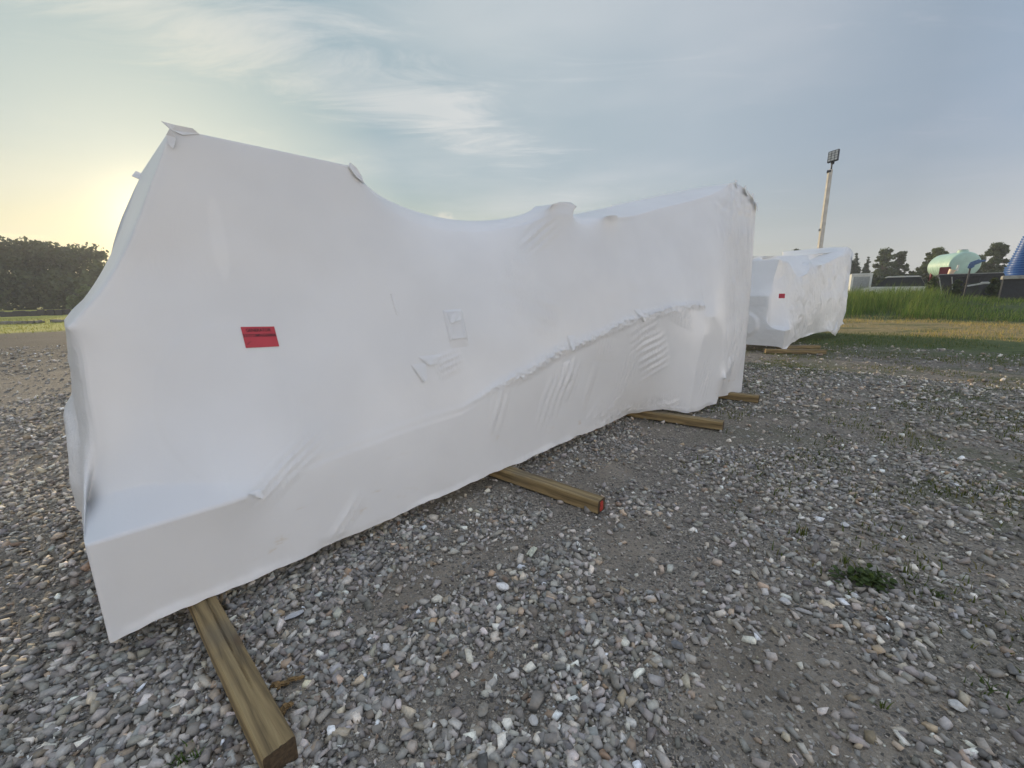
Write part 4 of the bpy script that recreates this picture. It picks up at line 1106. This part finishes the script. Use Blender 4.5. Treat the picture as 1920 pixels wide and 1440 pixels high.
def tree(pt, H, W, label, seed, kind='round', n=2600, col=(.055, .075, .030), cat='tree', size=None, gap=0.0, group='trees beyond the yard'):
    rs = np.random.RandomState(seed)
    z = float(ground_h(pt[0], pt[1])) - .1
    root = empty('tree', (pt[0], pt[1], z), label=label, cat=cat, group=group)
    C = []; Rd = []
    mb = MB(); mb.tube((0, 0, 0), (W * .02, 0, H * .55), H * .028, H * .016, 8)
    if kind == 'cone':
        for i in range(16):
            f = i / 15; rr = W * .5 * (1 - f) ** .8 + .12
            for q in range(2 if f > .6 else 3):
                a = rs.uniform(0, 6.28); C.append((math.cos(a) * rr * .45, math.sin(a) * rr * .45, H * (.12 + .86 * f))); Rd.append(max(rr * .55, H * .03))
        mb.tube((W * .02, 0, H * .55), (0, 0, H * .97), H * .016, H * .003, 6)
    else:
        m = 64
        for i in range(m):
            a = rs.uniform(0, 6.28); f = rs.uniform(.38, .95) if (gap and i > 8) else rs.uniform(.10, .93); prof = math.sin(math.pi * min(1, .12 + f * .86)) ** .5
            q = rs.uniform(.0, 1) ** .6 * W * .42 * prof
            p = (math.cos(a) * q, math.sin(a) * q, H * f); C.append(p); Rd.append(W * rs.uniform(.05, .13))
            if i % 4 == 0: mb.tube((W * .02 * f, 0, H * rs.uniform(.15, .45)), p, H * .009, H * .003, 5)
        for f in (.35, .5, .65, .8, .92): C.append((rs.uniform(-.1, .1) * W, 0, H * f)); Rd.append(W * rs.uniform(.14, .2))
    mb.build('trunk', BARKM, root)
    V, F, c = crown_cards(C, Rd, int(n * 3.2), size or H * .019, rs, np.array(col) * 1.25)
    me = np_mesh('crown', V, F); vcol(me, c); link_mesh('crown', me, LEAF_FAR, root)
    return root
def tree_px(x, ytop, D, wpx, label, seed, **kw):
    p = at_dist(x, ytop, D); ca = math.cos(math.atan2(p[0], p[1]))
    W = 1.22 * wpx * D * ca * ca / 780; g = float(ground_h(p[0], p[1]))
    return tree((p[0], p[1]), p[2] - g + .1, W, label, seed, **kw)
tree_px(1606, 475, 110, 36, 'taller pointed conifer just right of the distant wrapped machine', 1, kind='cone', n=3000, col=(.045, .065, .035))
tree_px(1629, 482, 108, 30, 'shorter pointed conifer, right of its taller twin', 2, kind='cone', n=2600, col=(.045, .065, .035))
tree_px(1663, 465, 104, 46, 'tall loose tree with sky showing through its lower branches', 3, n=2300, gap=1, col=(.06, .08, .035))
tree_px(1691, 469, 108, 34, 'ragged tree touching the loose tree on its right side', 4, n=2300, gap=1, col=(.05, .068, .03))
tree_px(1760, 463, 92, 52, 'bushy tree left of the green tank, its top in two lobes', 5, n=3400, col=(.07, .088, .032))
tree_px(1735, 495, 88, 44, 'low wide bushy tree below and left of the two lobed tree', 6, n=2600, col=(.06, .075, .03))
tree_px(1842, 478, 100, 44, 'tree behind the right side of the green tank', 7, n=2800, col=(.05, .07, .028))
tree_px(1873, 454, 96, 52, 'broad dark tree between the green tank and the blue stack', 8, n=4200, col=(.05, .07, .026))
tree_px(1808, 484, 104, 40, 'small tree peeping over the top of the green tank', 9, n=1800, col=(.055, .07, .03))
tree_px(1925, 470, 104, 60, 'tree behind the blue stack at the right edge', 10, n=2600, col=(.05, .07, .026))
tree_px(1492, 465, 112, 32, 'tree whose top just shows over the distant wrapped machine, left of the lamp post', 11, n=1600, col=(.05, .068, .03))
tree_px(1516, 470, 118, 22, 'tree top just left of the lamp post foot', 12, n=1200, col=(.05, .068, .03))
tree_px(1558, 468, 115, 14, 'narrow tree top right of the lamp post, above the distant wrapped machine', 13, n=900, col=(.05, .068, .03))
def wood(name, pts, label, seed, n, size, col, cat):
    rs = np.random.RandomState(seed); VV = []; FF = []; CC = []; base = 0
    tr = MB()
    for (x, y, H, W) in pts:
        C = []; Rd = []
        for i in range(20):
            a = rs.uniform(0, 6.28); f = rs.uniform(.08, .95); q = rs.uniform(0, .42) * W * math.sin(math.pi * min(1, .15 + f * .85)) ** .5
            C.append((x + math.cos(a) * q, y + math.sin(a) * q, H * f)); Rd.append(W * rs.uniform(.10, .22))
        C.append((x, y, H * .86)); Rd.append(W * .2)
        V, F, c = crown_cards(C, Rd, n, size, rs, np.array(col) * rs.uniform(.75, 1.25))
        VV.append(V); FF.append(F + base); CC.append(c); base += len(V)
    me = np_mesh(name, np.concatenate(VV), np.concatenate(FF)); vcol(me, np.concatenate(CC)); o = link_mesh(name, me, LEAF_FAR)
    tag(o, label, cat, kind='stuff')
rs_ = np.random.RandomState(3)
pts = []
for q in range(230):
    a = R(-78 + 88 * q / 169 + rs_.uniform(-.6, .6)); D = 128 + rs_.uniform(-7, 14); H = rs_.uniform(12.6, 14.6) * (1.10 if a < R(-50) else 1) * (1 - .68 * float(sstep(math.degrees(a), -44.5, -42.0)))
    pts.append((math.sin(a) * D, math.cos(a) * D, H, rs_.uniform(8, 12)))
for q in range(46):
    a = R(-78 + 88 * q / 45); D = 121 + rs_.uniform(-3, 3); pts.append((math.sin(a) * D, math.cos(a) * D, rs_.uniform(3.5, 7) * (.6 if a > R(-44) else 1), rs_.uniform(8, 12)))
wood('woodland', pts, 'dense dark wood along the far edge of the field on the left', 3, 1250, .40, (.060, .076, .036), 'woodland')
# two paler bushes before the wood
for (x, yt, w, lab, sd) in ((158, 537, 34, 'pale green round bush in front of the dark wood', 41), (136, 556, 22, 'smaller bush left of the pale round bush', 42)):
    tree_px(x, yt, 112, w, lab, sd, n=1200, col=(.085, .115, .05), cat='bush', size=.4, group='bushes in front of the wood')
for i, (x, yt, w, lab) in enumerate(((1752, 519, 24, 'dark bush at the left end of the black trailer'), (1797, 524, 20, 'low dark bush in front of the middle of the black trailer'), (1868, 520, 26, 'dark bush between the black trailer and the blue stack'), (1900, 527, 18, 'small dark bush below the blue stack'))):
    tree_px(x, yt, 41, w, lab, 60 + i, n=420, col=(.05, .065, .028), cat='bush', size=.09, group='bushes along the trailer')
# hedge of dark scrub behind the bank
pts = []
for q in range(60):
    a = R(36 + 22 * q / 59); D = 84 + rs_.uniform(-5, 5); pts.append((math.sin(a) * D, math.cos(a) * D, rs_.uniform(2.6, 3.9), rs_.uniform(3, 5)))
wood('scrub', pts, 'line of dark scrub at the foot of the trees on the right', 4, 300, .3, (.035, .048, .022), 'scrub')

# ------------------------------------------------------------------ yard things beyond the bank
def frame_at(x, y, D, yaw=0.0):
    """origin and yaw so that local x runs to the right across the view and local y away"""
    p = at_dist(x, y, D); az = math.atan2(p[0], p[1])
    return p, -az + yaw
def ppm(x, D):
    p = at_dist(x, 540, D); ca = math.cos(math.atan2(p[0], p[1]))
    return 780 / (D * ca * ca), 780 / (D * ca)
GREEN_FRP = simple('green_fibreglass', (.36, .52, .44), .45, var=.10, scale=1.5)
DKRED = simple('dark_red_steel', (.16, .015, .02), .6); BLACKST = simple('black_steel', (.018, .02, .026), .55, var=.3)
WHITEP = simple('off_white_paint', (.62, .62, .58), .55, var=.12, scale=3); GREYP = simple('grey_paint', (.30, .31, .30), .6)
CONC = simple('weathered_grey_wood', (.33, .32, .29), .85, var=.25, scale=5)
BLUEP = simple('blue_plastic', (.015, .085, .32), .4, var=.15, scale=2); RUBBER = simple('rubber', (.02, .02, .02), .8)
def storage_tank():
    D = 50.0; p, yaw = frame_at(1809, 496, D, R(27))
    root = empty('storage_tank', p, label='pale green fibreglass tank lying on its side with ribs and a top hatch', cat='tank'); root.rotation_euler = (0, 0, yaw)
    rx, rz, L = 1.0, .98, 2.9
    bm = bmesh.new(); n = 40; rings = []
    prof = []
    for q in range(7): 
        a = q / 6 * math.pi / 2; prof.append((-.14 * math.cos(a), math.sin(a)))          # domed near end
    ys = np.linspace(0.02, L, 41)
    for y in ys: prof.append((y, 1.0 + .030 * (1 if (int((y / L) * 9 * 2) % 2) else 0)))
    for q in range(1, 7):
        a = q / 6 * math.pi / 2; prof.append((L + .34 * math.sin(a), math.cos(a)))
    for (y, s) in prof:
        s = max(s, .002)
        rings.append([bm.verts.new((rx * s * math.cos(2 * math.pi * k / n), y, rz * s * math.sin(2 * math.pi * k / n))) for k in range(n)])
    for i in range(len(rings) - 1):
        for k in range(n): bm.faces.new((rings[i][k], rings[i][(k + 1) % n], rings[i + 1][(k + 1) % n], rings[i + 1][k]))
    bmesh.ops.recalc_face_normals(bm, faces=bm.faces)
    me = bpy.data.meshes.new('shell'); bm.to_mesh(me); bm.free()
    for f in me.polygons: f.use_smooth = True
    link_mesh('shell', me, GREEN_FRP, root)
    h = MB(); h.tube((0, .55, .9), (0, .55, 1.14), .36, .33, 20); h.build('hatch', GREEN_FRP, root)
    h = MB(); h.tube((0, .55, 1.14), (0, .55, 1.20), .30, .26, 20); h.build('hatch_lid', GREYP, root)
    for y in (.5, 2.6):
        c = MB(); c.box((0, y, -1.02), (1.7, .25, .42), bev=.02); c.box((-.78, y, -.72), (.12, .2, .5)); c.box((.78, y, -.72), (.12, .2, .5)); c.build('cradle', DKRED, root)
    return root
storage_tank()
def trailer():
    D = 46.0; p, yaw = frame_at(1842, 512, D, R(8))
    g = float(ground_h(p[0], p[1])); root = empty('flatbed_trailer', (p[0], p[1], g), label='long black flatbed trailer standing under and beside the green tank', cat='trailer'); root.rotation_euler = (0, 0, yaw)
    top = p[2] - g - .02; L = 4.0
    b = MB(); b.box((-.3, 0, top - .12), (L, 2.3, .2), bev=.02); b.box((-.3, -.9, top - .42), (L * .96, .12, .45)); b.box((-.3, .9, top - .42), (L * .96, .12, .45))
    for q in range(5): b.box((-2.1 + q * .85, 0, top - .3), (.08, 2.0, .14))
    b.build('deck', BLACKST, root)
    b = MB(); b.box((-.3, -1.17, top - .02), (L, .03, .05)); b.build('edge_rail', GREYP, root)
    for x in (-1.6, -.6, .5, 1.6):
        w = MB(); w.tube((x, -1.1, .48), (x, -.82, .48), .47, None, 22); o = w.build('wheel', RUBBER, root)
        w = MB(); w.tube((x, -1.12, .48), (x, -1.08, .48), .18, None, 16); w.build('rim', BLACKST, o)
    b = MB(); b.box((.9, -1.0, top * .42), (2.2, .1, top * .75), bev=.02); b.box((-1.6, -1.02, top * .55), (1.2, .08, top * .5), bev=.02); b.build('side_box', BLACKST, root)
    for x in (-2.1, -1.5, 1.5):
        b = MB(); b.box((x, -1.24, top / 2 - .1), (.05, .06, top - .2), Matrix.Rotation(.12 * x, 3, 'Y')); b.build('stake', GREYP, root)
trailer()
def blue_pump():
    D = 44.0; p, yaw = frame_at(1828, 494, D, R(10)); root = empty('pump_head', p, label='tilted blue pump head on a thin post in front of the green tank', cat='pump'); root.rotation_euler = (0, 0, yaw)
    b = MB(); b.box((0, 0, .05), (.62, .35, .28), Matrix.Rotation(-.45, 3, 'Y'), bev=.08); b.box((-.16, 0, -.18), (.34, .3, .26), Matrix.Rotation(-.7, 3, 'Y'), bev=.06); b.tube((.22, 0, .14), (.5, 0, .17), .08, .04, 10); b.build('housing', simple('steel_blue_paint', (.06, .13, .27), .5), root)
    b = MB(); b.tube((-.18, 0, -.2), (-.2, 0, -(p[2] - float(ground_h(p[0], p[1])))), .05, .05, 8); b.build('post', BLACKST, root)
blue_pump()
def red_base():
    D = 45.6; p, yaw = frame_at(1778, 511, D, R(0)); root = empty('hopper', p, label='dark red and cream hopper under the left end of the green tank', cat='hopper'); root.rotation_euler = (0, 0, yaw)
    b = MB(); b.box((-.2, .3, .1), (.6, .5, .62), bev=.03); b.build('frame', DKRED, root)
    b = MB(); b.tube((.08, -.05, -.2), (.2, -.05, .2), .13, .2, 14); b.build('spout', simple('cream_plastic', (.75, .58, .42), .5), root)
    b = MB(); b.tube((.42, 0, .1), (.45, 0, .52), .06, .06, 10); b.build('vent_pipe', WHITEP, root)
    b = MB(); g = float(ground_h(p[0], p[1])) - p[2]
    for x in (-.4, .3): b.tube((x, .2, -.2), (x - .1, .2, g), .05, .05, 8)
    b.build('legs', BLACKST, root)
red_base()
def blue_stack():
    D = 38.0; p, yaw = frame_at(1921, 516, D, R(4)); kx, kz = ppm(1921, D); g = float(ground_h(p[0], p[1]))
    n = 17; H = 70 / kz; hh = H / n
    for q in range(n):
        f = q / (n - 1); w = (72 - 34 * max(0, (f - .22) / .78) + (6 if f > .06 and f < .25 else 0)) / kx
        root = empty('plastic_tub', (p[0], p[1], p[2] + q * hh), label=None, cat='plastic tub', group='round blue plastic tubs nested in one tapering stack')
        ORD = 'second third fourth fifth sixth seventh eighth ninth tenth eleventh twelfth thirteenth fourteenth fifteenth sixteenth'.split()
        names = {0: 'widest, bottom blue tub of the tall stack at the right edge', n - 1: 'topmost and smallest blue tub of the tall stack at the right edge'}
        if q in names: root['label'] = names[q]
        else: root['label'] = 'round blue plastic tub, ' + ORD[q - 1] + ' from the bottom of the tall stack at the right edge'
        root.rotation_euler = (0, 0, yaw)
        b = MB(); b.tube((0, w * .5, hh * .10), (0, w * .5, hh * .74), w * .485, w * .495, 40); b.build('body', BLUEP, root)
        b = MB(); b.tube((0, w * .5, hh * .74), (0, w * .5, hh * .99), w * .515, w * .515, 40); b.build('rim', simple('light_blue_plastic', (.04, .15, .42), .4) if q == 0 else bpy.data.materials['light_blue_plastic'], root)
    b = MB(); zt = p[2] - g
    b.box((0, 0, -.11), (84 / kx, 1.8, .2), bev=.02)
    o = b.build('deck', CONC); root = empty('pallet_base', (p[0], p[1], p[2]), label='weathered grey platform carrying the blue tubs', cat='platform'); root.rotation_euler = (0, 0, yaw); o.parent = root
    b = MB(); b.box((0, 0, -zt / 2 - .1), (78 / kx, 1.4, zt - .25)); b.build('support', BLACKST, root)
blue_stack()
def white_box():
    D = 52.0; p, yaw = frame_at(1613, 538, D, R(6)); kx, kz = ppm(1613, D); g = float(ground_h(p[0], p[1])); root = empty('storage_container', (p[0], p[1], g), label='small off white storage container with an open grey front, half hidden by tall grass', cat='container'); root.rotation_euler = (0, 0, yaw)
    H = 24 / kz + p[2] - g; W = 38 / kx
    b = MB(); b.box((0, .9, H / 2), (W, 1.8, H), bev=.04); b.build('shell', WHITEP, root)
    b = MB(); b.box((0, -.03, H - .08), (W + .06, .1, .16), bev=.02); b.box((-W / 2 + .08, -.03, H / 2), (.16, .1, H - .33)); b.box((W / 2 - .08, -.03, H / 2), (.16, .1, H - .33)); b.build('door_frame', WHITEP, root)
    b = MB(); b.box((0, -.01, H / 2 - .1), (W - .34, .05, H - .4)); b.build('panel', GREYP, root)
white_box()
def car():
    D = 50.0; p, yaw = frame_at(1678, 538, D, R(-4)); g = float(ground_h(p[0], p[1])); root = empty('parked_car', (p[0], p[1], g), label='silver grey car parked beyond the tall grass, only its roof showing', cat='car'); root.rotation_euler = (0, 0, yaw)
    kx, kz = ppm(1678, D); top = 19 / kz + p[2] - g
    def loft(name, secs, mat, y0, y1, bev=.05):
        bm = bmesh.new(); a = [bm.verts.new((x, y0, z)) for x, z in secs]; c = [bm.verts.new((x, y1, z)) for x, z in secs]; n = len(secs)
        bm.faces.new(a); bm.faces.new(list(reversed(c)))
        for i in range(n): bm.faces.new((a[i], c[i], c[(i + 1) % n], a[(i + 1) % n]))
        bmesh.ops.recalc_face_normals(bm, faces=bm.faces); bmesh.ops.bevel(bm, geom=list(bm.edges), offset=bev, segments=2, affect='EDGES')
        me = bpy.data.meshes.new(name); bm.to_mesh(me); bm.free(); return link_mesh(name, me, mat, root)
    k = top / 1.5
    loft('body', [(-2.2, .35), (2.2, .35), (2.25, .8), (2.1, .98), (-1.4, 1.02), (-2.25, .85)], WHITEP, -.9, .9)
    loft('windows', [(-1.25, 1.0), (1.95, .98), (1.5, top - .1), (-.55, top - .1)], BLACKST, -.8, .8, .04)
    loft('roof', [(-.75, top - .12), (1.62, top - .12), (1.45, top - .02), (-.5, top)], WHITEP, -.83, .83, .03)
    for x in (-1.4, 1.35):
        for y in (-.8, .8):
            w = MB(); w.tube((x, y - .1, .33), (x, y + .1, .33), .33, None, 20); w.build('wheel', RUBBER, root)
car()
b = MB(); p, yaw = frame_at(1833, 533, 42.0); b.box((0, 0, 0), (.95, .6, .10), Matrix.Rotation(-.22, 3, 'Y'), bev=.02); b.box((.32, 0, .08), (.42, .6, .14), bev=.03)
o = b.build('sheet_metal_scrap', WHITEP); o.location = p; o.rotation_euler = (0, 0, yaw); tag(o, 'crumpled white sheet lying below the black trailer', 'scrap sheet')

# ------------------------------------------------------------------ lamp post
def lamp_post():
    D = 26.0; base = at_dist(1529, 540, D); g = float(ground_h(base[0], base[1])); top = at_dist(1557, 318, D)
    az = math.atan2(base[0], base[1])
    root = empty('lamp_post', (top[0], top[1], g), label='tall pale square post with one unlit floodlight on top', cat='lamp post'); root.rotation_euler = (0, 0, -az)
    Hh = top[2] - g
    b = MB(); b.box((0, 0, Hh / 2), (.19, .19, Hh), Matrix.Rotation(R(28), 3, 'Z'), bev=.012, taper=(.80, .80)); b.build('pole', simple('weathered_pale_timber', (.46, .44, .40), .8, var=.15, scale=5, bump=.3), root)
    b = MB(); b.box((-.05, 0, Hh - .08), (.16, .2, .1), bev=.01); b.tube((.03, 0, Hh - .1), (.03, 0, Hh + .34), .035, None, 10); b.build('bracket', BLACKST, root)
    b = MB(); b.box((-.12, -.02, Hh * .62), (.05, .06, .12), bev=.01); b.build('junction_box', GREYP, root)
    kx, kz = ppm(1557, D)
    c = (.05, 0, Hh + .34 + .23)
    rt = Matrix.Rotation(R(-12), 3, 'X') @ Matrix.Rotation(R(-22), 3, 'Z')
    h = MB(); h.box(c, (.44, .10, .52), rt, bev=.02)
    hd = h.build('floodlight', simple('dark_grey_housing', (.05, .055, .065), .5), root)
    for i in range(3):
        for j in range(4):
            q = Vector(c) + rt @ Vector(((i - 1) * .132, -.053, (j - 1.5) * .115))
            e = MB(); e.box(q, (.105, .016, .095), rt, bev=.005); e.build('lens', simple('clear_lens', (.36, .38, .38), .25) if (i == 0 and j == 0) else bpy.data.materials['clear_lens'], hd)
    b = MB(); b.box(Vector(c) + Vector((0, .02, -.29)), (.14, .08, .12), bev=.02); b.build('knuckle', BLACKST, root)
lamp_post()
# low dark pile at the far left of the field and the rubble line in it
b = MB(); rs_ = np.random.RandomState(9)
for q in range(26):
    b.box((q * .36 - 4.6 + rs_.uniform(-.1, .1), rs_.uniform(-.3, .3), .26 + rs_.uniform(-.05, .08)), (.55, .9, .55 + rs_.uniform(-.1, .12)), Matrix.Rotation(rs_.uniform(-.15, .15), 3, 'Z'), bev=.03)
o = b.build('spoil_heap', BLACKST); p = at_dist(6, 580, 68); o.location = (p[0], p[1], float(ground_h(p[0], p[1]))); o.rotation_euler = (0, 0, -math.atan2(p[0], p[1])); tag(o, 'long low dark heap lying in the field at the far left', 'heap')
b = MB()
for q in range(60):
    x = rs_.uniform(-3.4, 3.4); b.box((x, rs_.uniform(-.5, .5), .08), (rs_.uniform(.15, .5), rs_.uniform(.1, .4), rs_.uniform(.1, .25)), Matrix.Rotation(rs_.uniform(0, 3), 3, 'Z'), bev=.02)
o = b.build('rubble_line', simple('grey_rubble', (.16, .155, .14), .9, var=.4, scale=3)); p = at_dist(86, 598, 45); o.location = (p[0], p[1], float(ground_h(p[0], p[1]))); o.rotation_euler = (0, 0, -math.atan2(p[0], p[1])); tag(o, 'thin grey line of rubble in the yellow grass of the field', 'rubble', kind='stuff')

# ------------------------------------------------------------------ evening haze
def haze():
    b = MB(); b.box((0, 60, 11.5), (620, 480, 26)); o = b.build('haze', None)
    m = bpy.data.materials.new('haze'); m.use_nodes = True; t = NT(m.node_tree); t.n.clear()
    out = t.n.new('ShaderNodeOutputMaterial'); v = t.n.new('ShaderNodeVolumePrincipled')
    v.inputs['Color'].default_value = (.92, .94, .96, 1); v.inputs['Density'].default_value = .0010; v.inputs['Anisotropy'].default_value = .25
    t.l.new(v.outputs[0], out.inputs['Volume']); o.data.materials.append(m)
    tag(o, 'thin warm evening haze over the field and the far trees', 'haze', kind='stuff')
haze()
